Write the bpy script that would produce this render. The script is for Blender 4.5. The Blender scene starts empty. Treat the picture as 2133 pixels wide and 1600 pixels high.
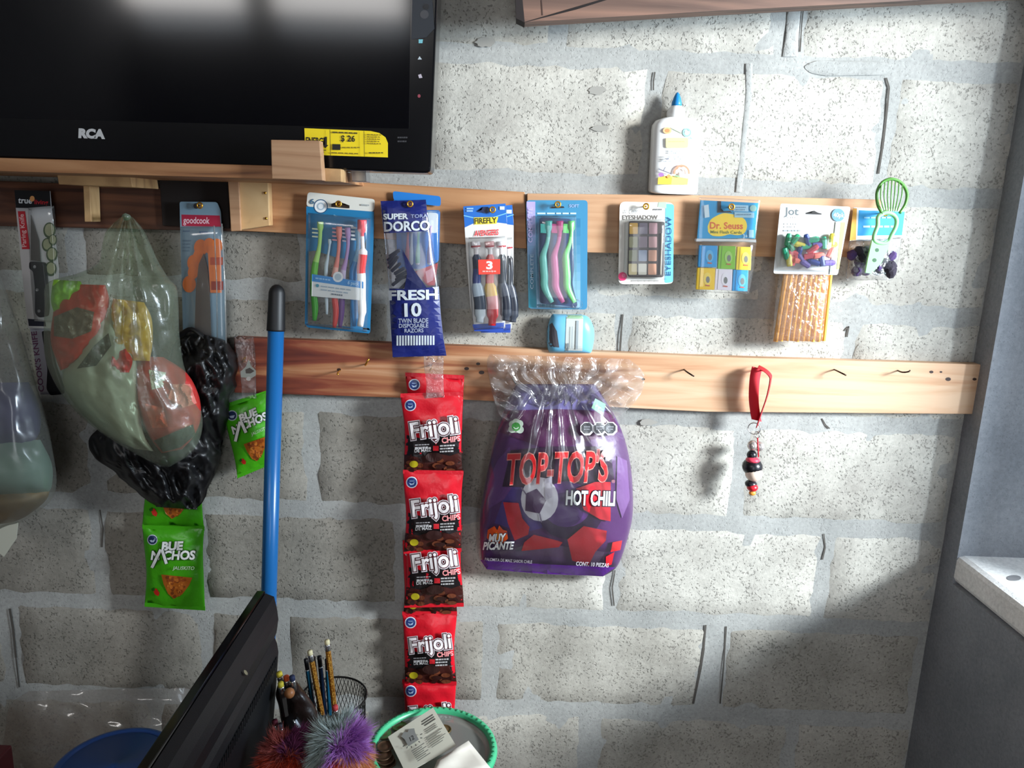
import bpy, bmesh, math, random
from mathutils import Vector, Matrix, noise
R = random.Random(7)
D = bpy.data
SC = bpy.context.scene
COL = SC.collection

# ------------------------------------------------------------------ camera
F, PITCH, YAW, ROLL, DIST, EYE = 1600.0, 0.216, 0.0086, 0.0386, 1.3356, 1.55
_f = Vector((math.sin(YAW)*math.cos(PITCH), math.cos(YAW)*math.cos(PITCH), -math.sin(PITCH)))
_r = Vector((math.cos(YAW), -math.sin(YAW), 0)); _u = _r.cross(_f)
CR = _r*math.cos(ROLL) + _u*math.sin(ROLL); CU = -_r*math.sin(ROLL) + _u*math.cos(ROLL); CF = _f
CAM = Vector((0, -DIST, EYE))
cam_data = D.cameras.new('camera'); cam = D.objects.new('camera', cam_data); COL.objects.link(cam)
m = Matrix.Identity(4)
for i in range(3): m[i][0], m[i][1], m[i][2], m[i][3] = CR[i], CU[i], -CF[i], CAM[i]
cam.matrix_world = m
cam_data.sensor_width = 36; cam_data.lens = 36*F/2133; cam_data.clip_start = 0.02
SC.camera = cam

# ------------------------------------------------------------------ light
SC.view_settings.view_transform = 'Standard'; SC.view_settings.look = 'None'
SC.view_settings.gamma = 1; SC.view_settings.use_curve_mapping = False
SC.view_settings.exposure = 0.0
w = D.worlds.new('sky'); SC.world = w; w.use_nodes = True
w.node_tree.nodes['Background'].inputs[0].default_value = (0.75, 0.87, 1, 1)
w.node_tree.nodes['Background'].inputs[1].default_value = 1.9
def area(name, loc, target, sx, sy, power, col):
    l = D.lights.new(name, 'AREA'); l.shape = 'RECTANGLE'; l.size = sx; l.size_y = sy; l.energy = power; l.color = col
    o = D.objects.new(name, l); COL.objects.link(o); o.location = loc
    o.rotation_euler = (Vector(target)-Vector(loc)).to_track_quat('-Z', 'Y').to_euler()
    return o
area('daylight_side_window', (2.75, -1.72, 2.18), (0.3, 0, 1.4), 0.62, 0.42, 170, (0.97, 0.985, 0.975))
area('cool_fill_light', (1.95, -1.05, 1.72), (0.55, 0, 1.15), 0.45, 0.35, 60, (0.70, 0.86, 1.0))  # second, cool lamp added to brighten the wall near the sill
# the two openings high in the wall behind the camera
WIN = [(-2.25, -1.52), (-1.40, -0.62)]
for i, (a, b) in enumerate(WIN):
    area('daylight_high_window', ((a+b)/2, -3.68, 2.80), ((a+b)/2, 0, 2.0), b-a-.04, 0.38, 11, (1.0, 0.96, 0.92))
area('fill_behind_camera', (.30, -3.72, 1.15), (-0.2, 0, 1.1), 0.86, 2.0, 11, (1.0, 0.96, 0.95))  # added fill lamp behind the camera; the doorway is made up

# ------------------------------------------------------------------ helpers
def ray(x, y): return CF*F + CR*(x-1066.5) - CU*(y-800)
def P(x, y, d):                      # the point of the plane y = -d (d metres in front of the block wall) seen at x, y
    v = ray(x, y); return CAM + v*((DIST-d)/v.y)
def PZ(x, y, z):
    v = ray(x, y); return CAM + v*((z-EYE)/v.z)
def plane_through(a, b, c):
    n = (b-a).cross(c-a).normalized()
    if n.dot(CAM-a) < 0: n = -n
    def S(x, y, l=0):
        v = ray(x, y); return CAM + v*((a+n*l-CAM).dot(n)/v.dot(n))
    return S
def flat(d): return lambda x, y, l=0: P(x, y, d+l)
def lin(c): return tuple(((v/255)/12.92 if v/255 <= .04045 else ((v/255+.055)/1.055)**2.4) for v in c)
_m = {}
def nodes(name):
    mt = D.materials.new(name); mt.use_nodes = True; nt = mt.node_tree
    return mt, nt, nt.nodes['Principled BSDF'], nt.nodes['Material Output']
def M(c, rough=.45, metal=0., spec=.5, bump=0, bscale=300, coat=0, sub=0):
    key = (tuple(c), rough, metal, spec, bump, bscale, coat)
    if key in _m: return _m[key]
    mt, nt, b, o = nodes('paint_%d_%d_%d' % tuple(int(v) for v in c))
    b.inputs['Base Color'].default_value = (*lin(c), 1); b.inputs['Roughness'].default_value = rough
    b.inputs['Metallic'].default_value = metal; b.inputs['Specular IOR Level'].default_value = spec
    b.inputs['Coat Weight'].default_value = coat
    if bump:
        n = nt.nodes.new('ShaderNodeTexNoise'); n.inputs['Scale'].default_value = bscale; n.inputs['Detail'].default_value = 3
        tc = nt.nodes.new('ShaderNodeTexCoord'); nt.links.new(tc.outputs['Object'], n.inputs['Vector'])
        bp = nt.nodes.new('ShaderNodeBump'); bp.inputs['Strength'].default_value = bump; bp.inputs['Distance'].default_value = .002
        nt.links.new(n.outputs['Fac'], bp.inputs['Height']); nt.links.new(bp.outputs['Normal'], b.inputs['Normal'])
    _m[key] = mt; return mt
def film(tint=(1, 1, 1), haze=.06, hcol=(1, 1, 1), gloss=.10, rough=.08, name='clear_film', bump=0, bscale=60):
    key = ('film', tint, haze, hcol, gloss, rough, bump)
    if key in _m: return _m[key]
    mt, nt, b, o = nodes(name); nt.nodes.remove(b); N = nt.nodes.new; L = nt.links.new
    t = N('ShaderNodeBsdfTransparent'); t.inputs[0].default_value = (*tint, 1)
    d = N('ShaderNodeBsdfDiffuse'); d.inputs[0].default_value = (*hcol, 1)
    tr = N('ShaderNodeBsdfTranslucent'); tr.inputs[0].default_value = (*hcol, 1)
    a = N('ShaderNodeMixShader'); a.inputs[0].default_value = .4; L(d.outputs[0], a.inputs[1]); L(tr.outputs[0], a.inputs[2])
    h = N('ShaderNodeMixShader'); h.inputs[0].default_value = haze; L(t.outputs[0], h.inputs[1]); L(a.outputs[0], h.inputs[2])
    g = N('ShaderNodeBsdfGlossy'); g.inputs['Roughness'].default_value = rough
    lw = N('ShaderNodeLayerWeight'); lw.inputs[0].default_value = .25
    mu = N('ShaderNodeMath'); mu.operation = 'MULTIPLY_ADD'; L(lw.outputs['Fresnel'], mu.inputs[0]); mu.inputs[1].default_value = .7; mu.inputs[2].default_value = gloss*.4
    x = N('ShaderNodeMixShader'); L(mu.outputs[0], x.inputs[0]); L(h.outputs[0], x.inputs[1]); L(g.outputs[0], x.inputs[2])
    if bump:
        n = N('ShaderNodeTexNoise'); n.inputs['Scale'].default_value = bscale; n.inputs['Detail'].default_value = 4
        tc = N('ShaderNodeTexCoord'); L(tc.outputs['Object'], n.inputs['Vector'])
        bp = N('ShaderNodeBump'); bp.inputs['Strength'].default_value = bump; bp.inputs['Distance'].default_value = .01
        L(n.outputs['Fac'], bp.inputs['Height']); L(bp.outputs[0], g.inputs['Normal']); L(bp.outputs[0], lw.inputs['Normal'])
    L(x.outputs[0], o.inputs[0]); _m[key] = mt; return mt
def wood(name, stops, scale=(3, 40, 40), rough=.6, shift=0, ramp_x=None, knots=.5):
    mt, nt, b, o = nodes(name); N = nt.nodes.new; L = nt.links.new
    tc = N('ShaderNodeTexCoord'); mp = N('ShaderNodeMapping'); mp.inputs['Scale'].default_value = scale; mp.inputs['Location'].default_value = (shift, shift, shift)
    L(tc.outputs['Object'], mp.inputs[0])
    n = N('ShaderNodeTexNoise'); n.inputs['Scale'].default_value = 1; n.inputs['Detail'].default_value = 7; n.inputs['Distortion'].default_value = 1.2; L(mp.outputs[0], n.inputs['Vector'])
    n2 = N('ShaderNodeTexNoise'); n2.inputs['Scale'].default_value = .22; n2.inputs['Detail'].default_value = 3; L(mp.outputs[0], n2.inputs['Vector'])
    ad = N('ShaderNodeMath'); ad.operation = 'MULTIPLY_ADD'; L(n2.outputs['Fac'], ad.inputs[0]); ad.inputs[1].default_value = knots; L(n.outputs['Fac'], ad.inputs[2])
    su = N('ShaderNodeMath'); su.operation = 'SUBTRACT'; L(ad.outputs[0], su.inputs[0]); su.inputs[1].default_value = knots*.5
    if ramp_x:      # heartwood at one end of the board: colour index drifts along the length
        sp = N('ShaderNodeSeparateXYZ'); L(tc.outputs['Object'], sp.inputs[0])
        mr = N('ShaderNodeMapRange'); mr.inputs[1].default_value = ramp_x[0]; mr.inputs[2].default_value = ramp_x[1]; mr.inputs[3].default_value = ramp_x[2]; mr.inputs[4].default_value = ramp_x[3]
        L(sp.outputs[0], mr.inputs[0]); a2 = N('ShaderNodeMath'); L(su.outputs[0], a2.inputs[0]); L(mr.outputs[0], a2.inputs[1]); su = a2
    cr = N('ShaderNodeValToRGB'); e = cr.color_ramp.elements
    while len(e) < len(stops): e.new(.5)
    for el, (p, c) in zip(e, stops): el.position = p; el.color = (*lin(c), 1)
    L(su.outputs[0], cr.inputs[0]); L(cr.outputs[0], b.inputs['Base Color']); b.inputs['Roughness'].default_value = rough
    bp = N('ShaderNodeBump'); bp.inputs['Strength'].default_value = .35; bp.inputs['Distance'].default_value = .002; L(n.outputs['Fac'], bp.inputs['Height']); L(bp.outputs[0], b.inputs['Normal'])
    return mt
def mesh(name, vs, fs, mats, parent=None, smooth=False, idx=None):
    me = D.meshes.new(name); me.from_pydata([tuple(v) for v in vs], [], fs); 
    for k in (mats if isinstance(mats, (list, tuple)) else [mats]): me.materials.append(k)
    if idx: me.polygons.foreach_set('material_index', idx)
    if smooth: me.polygons.foreach_set('use_smooth', [True]*len(me.polygons))
    me.update(); o = D.objects.new(name, me); COL.objects.link(o)
    if parent is not None: o.parent = parent; o.matrix_parent_inverse = Matrix.Translation(parent.location).inverted()
    return o
def tag(o, label, cat, group=None):
    o['label'] = label; o['category'] = cat
    if group: o['group'] = group
    return o
def thing(name, label, cat, loc, group=None):
    o = D.objects.new(name, None); COL.objects.link(o); o.location = loc; o.empty_display_size = .02
    return tag(o, label, cat, group)
def frombm(name, bm, mats, parent=None, smooth=False):
    me = D.meshes.new(name); bm.normal_update(); bm.to_mesh(me); bm.free()
    for k in (mats if isinstance(mats, (list, tuple)) else [mats]): me.materials.append(k)
    if smooth: me.polygons.foreach_set('use_smooth', [True]*len(me.polygons))
    o = D.objects.new(name, me); COL.objects.link(o)
    if parent is not None: o.parent = parent; o.matrix_parent_inverse = Matrix.Translation(parent.location).inverted()
    return o
def rnd(pts, r, n=4):                # round a polygon's corners (photo pixels)
    out = []
    for i, p in enumerate(pts):
        a, p, c = Vector(pts[i-1]), Vector(p), Vector(pts[(i+1) % len(pts)])
        ra = min(r, (a-p).length*.45, (c-p).length*.45); p0 = p+(a-p).normalized()*ra; p1 = p+(c-p).normalized()*ra
        for k in range(n+1):
            t = k/n; q = p0*(1-t)**2 + p*2*t*(1-t) + p1*t*t; out.append((q.x, q.y))
    return out
def plate_bm(bm, pts, d, t, mi=0, S=None, bev=0):
    front = [(S(x, y) if S else P(x, y, d)) for x, y in pts]
    vf = [bm.verts.new(v) for v in front]; vb = [bm.verts.new(v+Vector((0, t, 0))) for v in front]
    n = len(pts); f = [bm.faces.new(vf), bm.faces.new(vb[::-1])]
    for i in range(n): f.append(bm.faces.new((vf[i], vb[i], vb[(i+1) % n], vf[(i+1) % n])))
    for x in f: x.material_index = mi
    bmesh.ops.recalc_face_normals(bm, faces=f)
    if bev: bmesh.ops.bevel(bm, geom=list({e for x in f for e in x.edges}), offset=bev, segments=2, affect='EDGES', profile=.5)
    return f
def plate(name, pts, d, t, mat, parent=None, S=None, bev=0):
    bm = bmesh.new(); plate_bm(bm, pts, d, t, 0, S, bev); return frombm(name, bm, mat, parent)
def tube_data(pts, rad, seg=10, flatk=1.0, vs=None, fs=None, dome=False):
    vs = [] if vs is None else vs; fs = [] if fs is None else fs
    n = len(pts); rad = rad if isinstance(rad, (list, tuple)) else [rad]*n; base = len(vs); prev = None
    for i, p in enumerate(pts):
        t = (pts[min(i+1, n-1)]-pts[max(i-1, 0)]).normalized()
        a = prev if prev is not None else (Vector((0, 1, 0)) if abs(t.y) < .9 else Vector((1, 0, 0)))
        a = (a-t*a.dot(t)).normalized(); prev = a; b = t.cross(a)
        for k in range(seg):
            an = 2*math.pi*k/seg; vs.append(p + a*math.cos(an)*rad[i]*flatk + b*math.sin(an)*rad[i])
    for i in range(n-1):
        for k in range(seg):
            k2 = (k+1) % seg; fs.append((base+i*seg+k, base+i*seg+k2, base+(i+1)*seg+k2, base+(i+1)*seg+k))
    fs.append(tuple(base+k for k in range(seg))[::-1]); fs.append(tuple(base+(n-1)*seg+k for k in range(seg)))
    return vs, fs
def tube(name, pts, rad, mat, parent=None, seg=10, flatk=1.0, smooth=True):
    vs, fs = tube_data(pts, rad, seg, flatk); return mesh(name, vs, fs, mat, parent, smooth)
def crv(pts, n=5):                   # Catmull-Rom through the points
    out = []; q = [Vector(p) for p in pts]; q = [q[0]]+q+[q[-1]]
    for i in range(1, len(q)-2):
        for k in range(n):
            t = k/n; a, b, c, d = q[i-1], q[i], q[i+1], q[i+2]
            out.append(.5*((2*b)+(c-a)*t+(2*a-5*b+4*c-d)*t*t+(3*b-a-3*c+d)*t**3))
    out.append(q[-2]); return out
def lathe(name, prof, loc, mat, parent=None, seg=32, sx=1, sy=1, smooth=True, mi=None, caps=True):
    vs, fs, idx = [], [], []; n = len(prof)
    for r, z in prof:
        for k in range(seg):
            a = 2*math.pi*k/seg; vs.append(Vector(loc)+Vector((r*math.cos(a)*sx, r*math.sin(a)*sy, z)))
    for i in range(n-1):
        for k in range(seg):
            k2 = (k+1) % seg; fs.append((i*seg+k, i*seg+k2, (i+1)*seg+k2, (i+1)*seg+k)); idx.append(mi[i] if mi else 0)
    if caps: fs.append(tuple(range(seg))[::-1]); idx.append(mi[0] if mi else 0); fs.append(tuple((n-1)*seg+k for k in range(seg))); idx.append(mi[-1] if mi else 0)
    return mesh(name, vs, fs, mat, parent, smooth, idx)
def box(name, lo, hi, mat, parent=None, bev=0):
    bm = bmesh.new(); bmesh.ops.create_cube(bm, size=1)
    for v in bm.verts: v.co = Vector(((lo[i]+hi[i])/2+v.co[i]*(hi[i]-lo[i])) for i in range(3))
    if bev: bmesh.ops.bevel(bm, geom=bm.edges[:], offset=bev, segments=2, affect='EDGES', profile=.5)
    return frombm(name, bm, mat, parent)

_tx = {}
def glyphs(s, off, shear=0):
    key = (s, off, shear)
    if key not in _tx:
        cu = D.curves.new('t', 'FONT'); cu.body = s; cu.offset = off; cu.resolution_u = 3; cu.fill_mode = 'FRONT'; cu.shear = shear
        ob = D.objects.new('t', cu); me = D.meshes.new_from_object(ob)
        _tx[key] = ([v.co.copy() for v in me.vertices], [tuple(p.vertices) for p in me.polygons])
        D.objects.remove(ob); D.curves.remove(cu); D.meshes.remove(me)
    return _tx[key]
CAP = max(v.y for v in glyphs('H', 0)[0])
class Print:
    """Flat print lying on a surface S(x, y, lift): shapes and lettering of one part."""
    def __init__(s, S, dense=0, step=.00022, rough=.45): s.S, s.dense, s.step, s.k = S, dense, step, 1; s.v, s.f, s.i, s.m = [], [], [], []; s.rough = rough
    def mat(s, c):
        mt = c if isinstance(c, D.materials[0].__class__) else M(c, s.rough)
        if mt not in s.m: s.m.append(mt)
        return s.m.index(mt)
    def poly(s, pts, c, layer=None):
        l = s.step*(layer or s.k)
        if not layer: s.k += 1
        bm = bmesh.new(); f = bm.faces.new([bm.verts.new((x, y, 0)) for x, y in pts]); bmesh.ops.triangulate(bm, faces=[f])
        if s.dense:
            for _ in range(6):
                e = [e for e in bm.edges if e.calc_length() > s.dense]
                if not e: break
                bmesh.ops.subdivide_edges(bm, edges=e, cuts=1); bmesh.ops.triangulate(bm, faces=bm.faces[:])
        b = len(s.v); bm.verts.index_update(); mi = s.mat(c)
        s.v += [s.S(v.co.x, v.co.y, l) for v in bm.verts]
        for f in bm.faces: s.f.append(tuple(b+v.index for v in f.verts)); s.i.append(mi)
        bm.free(); return s
    def rect(s, x0, y0, x1, y1, c, slope=0., lean=0., layer=None):
        return s.poly([(x0, y0), (x1, y0+slope*(x1-x0)), (x1+lean*(y1-y0), y1+slope*(x1-x0)), (x0+lean*(y1-y0), y1)], c, layer)
    def disc(s, x, y, r, c, ry=None, n=20, layer=None, rot=0):
        ry = ry or r; return s.poly([(x+r*math.cos(a)*math.cos(rot)-ry*math.sin(a)*math.sin(rot), y+r*math.cos(a)*math.sin(rot)+ry*math.sin(a)*math.cos(rot)) for a in [2*math.pi*k/n for k in range(n)]], c, layer)
    def ring(s, x, y, r, wd, c, n=24, a0=0, a1=360):
        for k in range(n):
            a, b = math.radians(a0+(a1-a0)*k/n), math.radians(a0+(a1-a0)*(k+1)/n)
            s.poly([(x+r*math.cos(a), y+r*math.sin(a)), (x+r*math.cos(b), y+r*math.sin(b)), (x+(r-wd)*math.cos(b), y+(r-wd)*math.sin(b)), (x+(r-wd)*math.cos(a), y+(r-wd)*math.sin(a))], c, s.k)
        s.k += 1; return s
    def line(s, p, q, wd, c, layer=None):
        a, b = Vector(p), Vector(q); n = Vector((-(b-a).y, (b-a).x)).normalized()*wd/2
        return s.poly([a+n, b+n, b-n, a-n], c, layer)
    def text(s, t, p0, p1, h, c, bold=0., outline=None, ow=.05, shear=0, up=None):
        base = glyphs(t, 0, shear)[0]; x0, x1 = min(v.x for v in base), max(v.x for v in base)
        p0, p1 = Vector(p0), Vector(p1); ex = (p1-p0); ey = up and Vector(up)*h or Vector((ex.y, -ex.x)).normalized()*h
        for col, off in (([(outline, ow)] if outline else [])+[(c, bold)]):
            vs, fs = glyphs(t, off, shear); b = len(s.v); mi = s.mat(col); l = s.step*s.k; s.k += 1
            for v in vs:
                q = p0+ex*((v.x-x0)/(x1-x0))+ey*(v.y/CAP); s.v.append(s.S(q.x, q.y, l))
            for f in fs: s.f.append(tuple(b+i for i in f)); s.i.append(mi)
        return s
    def bars(s, x0, y0, x1, n, dy, wd, c, slope=0., seed=1, lean=0.):      # lines of print too small to read
        r = random.Random(seed)
        for k in range(n):
            y = y0+k*dy; xx = x0+lean*k*dy; xe = x1+lean*k*dy-r.random()*.2*(x1-x0)
            while xx < xe-2:
                w2 = min(xe-xx, (x1-x0)*(.08+.14*r.random())); s.rect(xx, y+slope*(xx-x0), xx+w2, y+wd+slope*(xx-x0), c, slope, layer=s.k); xx += w2+(x1-x0)*.035
        s.k += 1; return s
    def build(s, name, parent):
        bm = bmesh.new(); o = mesh(name, s.v, s.f, s.m, parent, False, s.i); bm.free()
        me = o.data                                                     # turn every face to the outside
        me.update(); flip = [p.index for p in me.polygons if p.normal.dot(CAM-p.center) < 0]
        if flip:
            bm = bmesh.new(); bm.from_mesh(me); bm.faces.ensure_lookup_table(); bmesh.ops.reverse_faces(bm, faces=[bm.faces[i] for i in flip]); bm.to_mesh(me); bm.free()
        return o
class Bag:
    """Pillow shape from rows (x left, y left, x right, y right, bulge in metres)."""
    def __init__(s, rows, d0, wr=.003, fr=.03, seed=0, pw=2.2, q=.6, back=.35, ridge=False, edge=0):
        s.rows, s.d0, s.wr, s.fr, s.seed, s.pw, s.q, s.back, s.ridge, s.edge = rows, d0, wr, fr, seed, pw, q, back, ridge, edge
    def row(s, v):
        n = len(s.rows)-1; a = min(max(v, 0), .99999)*n; i = int(a); t = a-i; r = s.rows
        g = [r[max(i-1, 0)], r[i], r[i+1], r[min(i+2, n)]]
        return [.5*((2*b)+(c-a_)*t+(2*a_-5*b+4*c-d)*t*t+(3*b-a_-3*c+d)*t**3) for a_, b, c, d in zip(*g)]
    def dep(s, x, y, t, bul):
        k = max(0., 1-abs(2*t-1)**s.pw)**s.q; nz = noise.noise(Vector((x*s.fr, y*s.fr, s.seed*7.1)))+.5*noise.noise(Vector((x*s.fr*2.3, y*s.fr*2.3, s.seed*3.7)))
        if s.ridge: nz = 1-2*abs(nz)
        return s.d0+bul*k+s.wr*nz*(min(1, k*1.5) if not s.edge else max(s.edge, min(1, k*1.5)))
    def depth(s, x, y):
        lo, hi = 0., 1.
        for _ in range(18):
            v = (lo+hi)/2; r = s.row(v); t = (x-r[0])/(r[2]-r[0]+1e-6)
            if r[1]+(r[3]-r[1])*t < y: lo = v
            else: hi = v
        return s.dep(x, y, min(max(t, 0), 1), r[4])
    def S(s, x, y, l=0): return P(x, y, s.depth(x, y)+l)
    def build(s, name, mat, parent=None, nv=30, nt=22, matfn=None, backface=True):
        vs, fs, idx = [], [], []
        for side in ((1, 0) if backface else (1,)):
            b = len(vs)
            for i in range(nv+1):
                r = s.row(i/nv)
                for j in range(nt+1):
                    t = .5-.5*math.cos(math.pi*j/nt); x, y = r[0]+(r[2]-r[0])*t, r[1]+(r[3]-r[1])*t
                    d = s.dep(x, y, t, r[4])
                    vs.append(P(x, y, d if side else s.d0-s.back*(d-s.d0)-.0006))
            for i in range(nv):
                for j in range(nt):
                    q = (b+i*(nt+1)+j, b+(i+1)*(nt+1)+j, b+(i+1)*(nt+1)+j+1, b+i*(nt+1)+j+1); fs.append(q if side else q[::-1])
                    idx.append(matfn(i/nv, j/nt) if matfn else 0)
        o = mesh(name, vs, fs, mat, parent, True, idx)
        if backface:
            bm = bmesh.new(); bm.from_mesh(o.data); bmesh.ops.remove_doubles(bm, verts=bm.verts[:], dist=.0008); bm.to_mesh(o.data); bm.free()
        return o

CLEAR = film((.97, .98, .98), .05, (.9, .92, .93), .10, .10)
CLEAR_CRINKLE = film((.97, .97, .97), .10, (.9, .9, .9), .22, .12, 'crinkled_film', .5, 90)
GOLD = M((214, 160, 62), .3, .9); SILVER = M((205, 205, 205), .25, .95); STEEL = M((130, 125, 120), .3, .9)

# ================================================================== THE SETTING
def concrete(name, c0, c1, pit=1., rough=.92, bump=.5, cm=None):
    mt, nt, b, o = nodes(name); N = nt.nodes.new; L = nt.links.new; tc = N('ShaderNodeTexCoord')
    def nz(sc, det=4, ro=.6):
        n = N('ShaderNodeTexNoise'); n.inputs['Scale'].default_value = sc; n.inputs['Detail'].default_value = det; n.inputs['Roughness'].default_value = ro; L(tc.outputs['Object'], n.inputs['Vector']); return n
    big = nz(6, 6); fine = nz(150, 4, .7); mid = nz(26, 3)
    cr = N('ShaderNodeValToRGB'); cr.color_ramp.elements[0].position = .32; cr.color_ramp.elements[1].position = .68
    cr.color_ramp.elements[0].color = (*lin(c0), 1); cr.color_ramp.elements[1].color = (*lin(c1), 1); L(big.outputs['Fac'], cr.inputs[0])
    # open pores: small dark pits, in patches
    vo = N('ShaderNodeTexNoise'); vo.inputs['Scale'].default_value = 240; vo.inputs['Detail'].default_value = 3.5; vo.inputs['Distortion'].default_value = .25; L(tc.outputs['Object'], vo.inputs['Vector'])
    ad = N('ShaderNodeMath'); ad.operation = 'MULTIPLY_ADD'; L(mid.outputs['Fac'], ad.inputs[0]); ad.inputs[1].default_value = .32; L(vo.outputs['Fac'], ad.inputs[2])
    pr = N('ShaderNodeMapRange'); pr.inputs[1].default_value = .47; pr.inputs[2].default_value = .58; L(ad.outputs[0], pr.inputs[0])
    pm = N('ShaderNodeMapRange'); pm.inputs[3].default_value = 1-.38*pit; L(pr.outputs[0], pm.inputs[0])
    mx = N('ShaderNodeMix'); mx.data_type = 'RGBA'; mx.blend_type = 'MULTIPLY'; mx.inputs['Factor'].default_value = 1
    L(cr.outputs[0], mx.inputs['A']); L(pm.outputs[0], mx.inputs['B'])
    f2 = N('ShaderNodeMapRange'); f2.inputs[3].default_value = .62; f2.inputs[4].default_value = 1.26; L(fine.outputs['Fac'], f2.inputs[0])
    m2 = N('ShaderNodeMix'); m2.data_type = 'RGBA'; m2.blend_type = 'MULTIPLY'; m2.inputs['Factor'].default_value = 1
    L(mx.outputs['Result'], m2.inputs['A']); L(f2.outputs[0], m2.inputs['B']); L(m2.outputs['Result'], b.inputs['Base Color'])
    b.inputs['Roughness'].default_value = rough; b.inputs['Specular IOR Level'].default_value = .2
    hs = N('ShaderNodeMath'); hs.operation = 'MULTIPLY_ADD'; L(fine.outputs['Fac'], hs.inputs[0]); hs.inputs[1].default_value = .5; L(pr.outputs[0], hs.inputs[2])
    bp = N('ShaderNodeBump'); bp.inputs['Strength'].default_value = bump; bp.inputs['Distance'].default_value = .003; L(hs.outputs[0], bp.inputs['Height']); L(bp.outputs[0], b.inputs['Normal'])
    return mt
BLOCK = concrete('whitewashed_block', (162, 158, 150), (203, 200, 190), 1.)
GREY = concrete('grey_block', (128, 124, 115), (164, 159, 149), 1.)        # darker grey for the left and lower-left blocks
MID_GREY = concrete('mid_grey_block', (148, 144, 135), (186, 182, 172), 1.)  # mid grey for blocks left of centre and in the lowest rows
MORTAR = concrete('grey_mortar', (148, 149, 146), (177, 177, 173), .35, bump=.3)
PLASTER = concrete('grey_render', (128, 132, 138), (150, 153, 158), .3, bump=.3)
WHITE_SILL = concrete('whitewashed_sill', (222, 222, 220), (244, 243, 240), .2, bump=.25)

CX = .8255                                                             # inner corner
def struct(o): o['kind'] = 'structure'; return o
def zj(k): return EYE+.4555-.2*k
def fbm(x, z, s): return noise.noise(Vector((x*s, z*s, 1.3)))+.5*noise.noise(Vector((x*s*2.1, z*s*2.1, 4.2)))
# mortar bed: one uneven sheet with thickness
vs, fs = [], []; nx, nz_ = 250, 150; X0, X1, Z0, Z1 = -2.2, CX+.02, 0, 2.9
for j in range(nz_+1):
    for i in range(nx+1):
        x, z = X0+(X1-X0)*i/nx, Z0+(Z1-Z0)*j/nz_
        vs.append((x, -.0006+.0018*fbm(x, z, 13)+.0006*fbm(x, z, 40), z))
for j in range(nz_):
    for i in range(nx): a = j*(nx+1)+i; fs.append((a, a+1, a+nx+2, a+nx+1))
b = len(vs); vs += [(X0, .12, Z0), (X1, .12, Z0), (X1, .12, Z1), (X0, .12, Z1)]; fs.append((b+3, b+2, b+1, b))
wall = struct(mesh('wall_back', vs, fs, MORTAR, None, True))
JX = {0: [1162, 1652], 1: [880, 1358, 1848], 2: [640, 1122, 1608], 3: [350, 820, 1292, 1765], 4: [205, 650, 1092, 1540], 5: [212, 420, 838, 1275, 1714], 6: [28, 436, 592, 1020, 1487], 7: [330, 780, 1226, 1645]}
GAP = {(6, 1487): .040, (6, 28): .03, (0, 1652): .032, (7, 1226): .03}
def add_block(x0, x1, z0, z1, seed):
    r = random.Random(seed); nx, nz = max(4, int((x1-x0)/.022)), 9; v, f = [], []
    jit = lambda: (r.random()-.5)
    for j in range(nz+1):
        for i in range(nx+1):
            tx, tz = i/nx, j/nz; x, z = x0+(x1-x0)*tx, z0+(z1-z0)*tz
            e = min(min(tx, 1-tx)*(x1-x0), min(tz, 1-tz)*(z1-z0))
            y = -.0027+.0014*fbm(x, z, 18)
            if e < 1e-6: y = .0027; x += jit()*.010; z += jit()*.010
            elif e < .024: y = -.0016+.0018*jit()
            if e < .03 and e > 1e-6: x += jit()*.004; z += jit()*.004
            if (i in (0, nx)) and (j in (0, nz)): x += (.003 if i == 0 else -.003); z += (.003 if j == 0 else -.003)
            v.append((x, y, z))
    # pull the ring just inside the edge outwards so that the shoulder is tight
    for j in range(nz+1):
        for i in range(nx+1):
            k = j*(nx+1)+i; x, y, z = v[k]
            if i == 1: x = x0+.009+jit()*.008
            if i == nx-1: x = x1-.009+jit()*.008
            if j == 1: z = z0+.008+jit()*.007
            if j == nz-1: z = z1-.008+jit()*.007
            v[k] = (x, y, z)
    for j in range(nz):
        for i in range(nx): a = j*(nx+1)+i; f.append((a, a+1, a+nx+2, a+nx+1))
    mesh('block', v, f, GREY if x1 < -.12 or (z1 < 1.25 and x1 < .06) else MID_GREY if x1 < .2 or z1 < .85 else BLOCK, wall, True)
for k in range(-4, 10):
    zt, zb = zj(k), max(zj(k+1), 0); kk = k % 2
    if zb > 2.85 or zt < .06: continue
    cuts = []
    if k in JX:
        ymid = {0: 30, 1: 255, 2: 515, 3: 755, 4: 980, 5: 1190, 6: 1380, 7: 1560}[k]
        cuts = [(P(x, ymid, .0).x, GAP.get((k, x), .013+.006*R.random())) for x in JX[k]]
    else: cuts = [((.1 if k % 2 else .3), .02)]
    while cuts[0][0] > -2.2: cuts.insert(0, (cuts[0][0]-.395, .02))
    while cuts[-1][0] < CX-.03: cuts.append((cuts[-1][0]+.40, .02))
    for (a, ga), (b_, gb) in zip(cuts, cuts[1:]):
        x0, x1 = a+ga/2, min(b_-gb/2, CX+.004)
        if x1-x0 < .04: continue
        g = .010+.004*R.random(); add_block(x0, x1, zb+g, min(zt-.010, 2.9), R.random())

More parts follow.
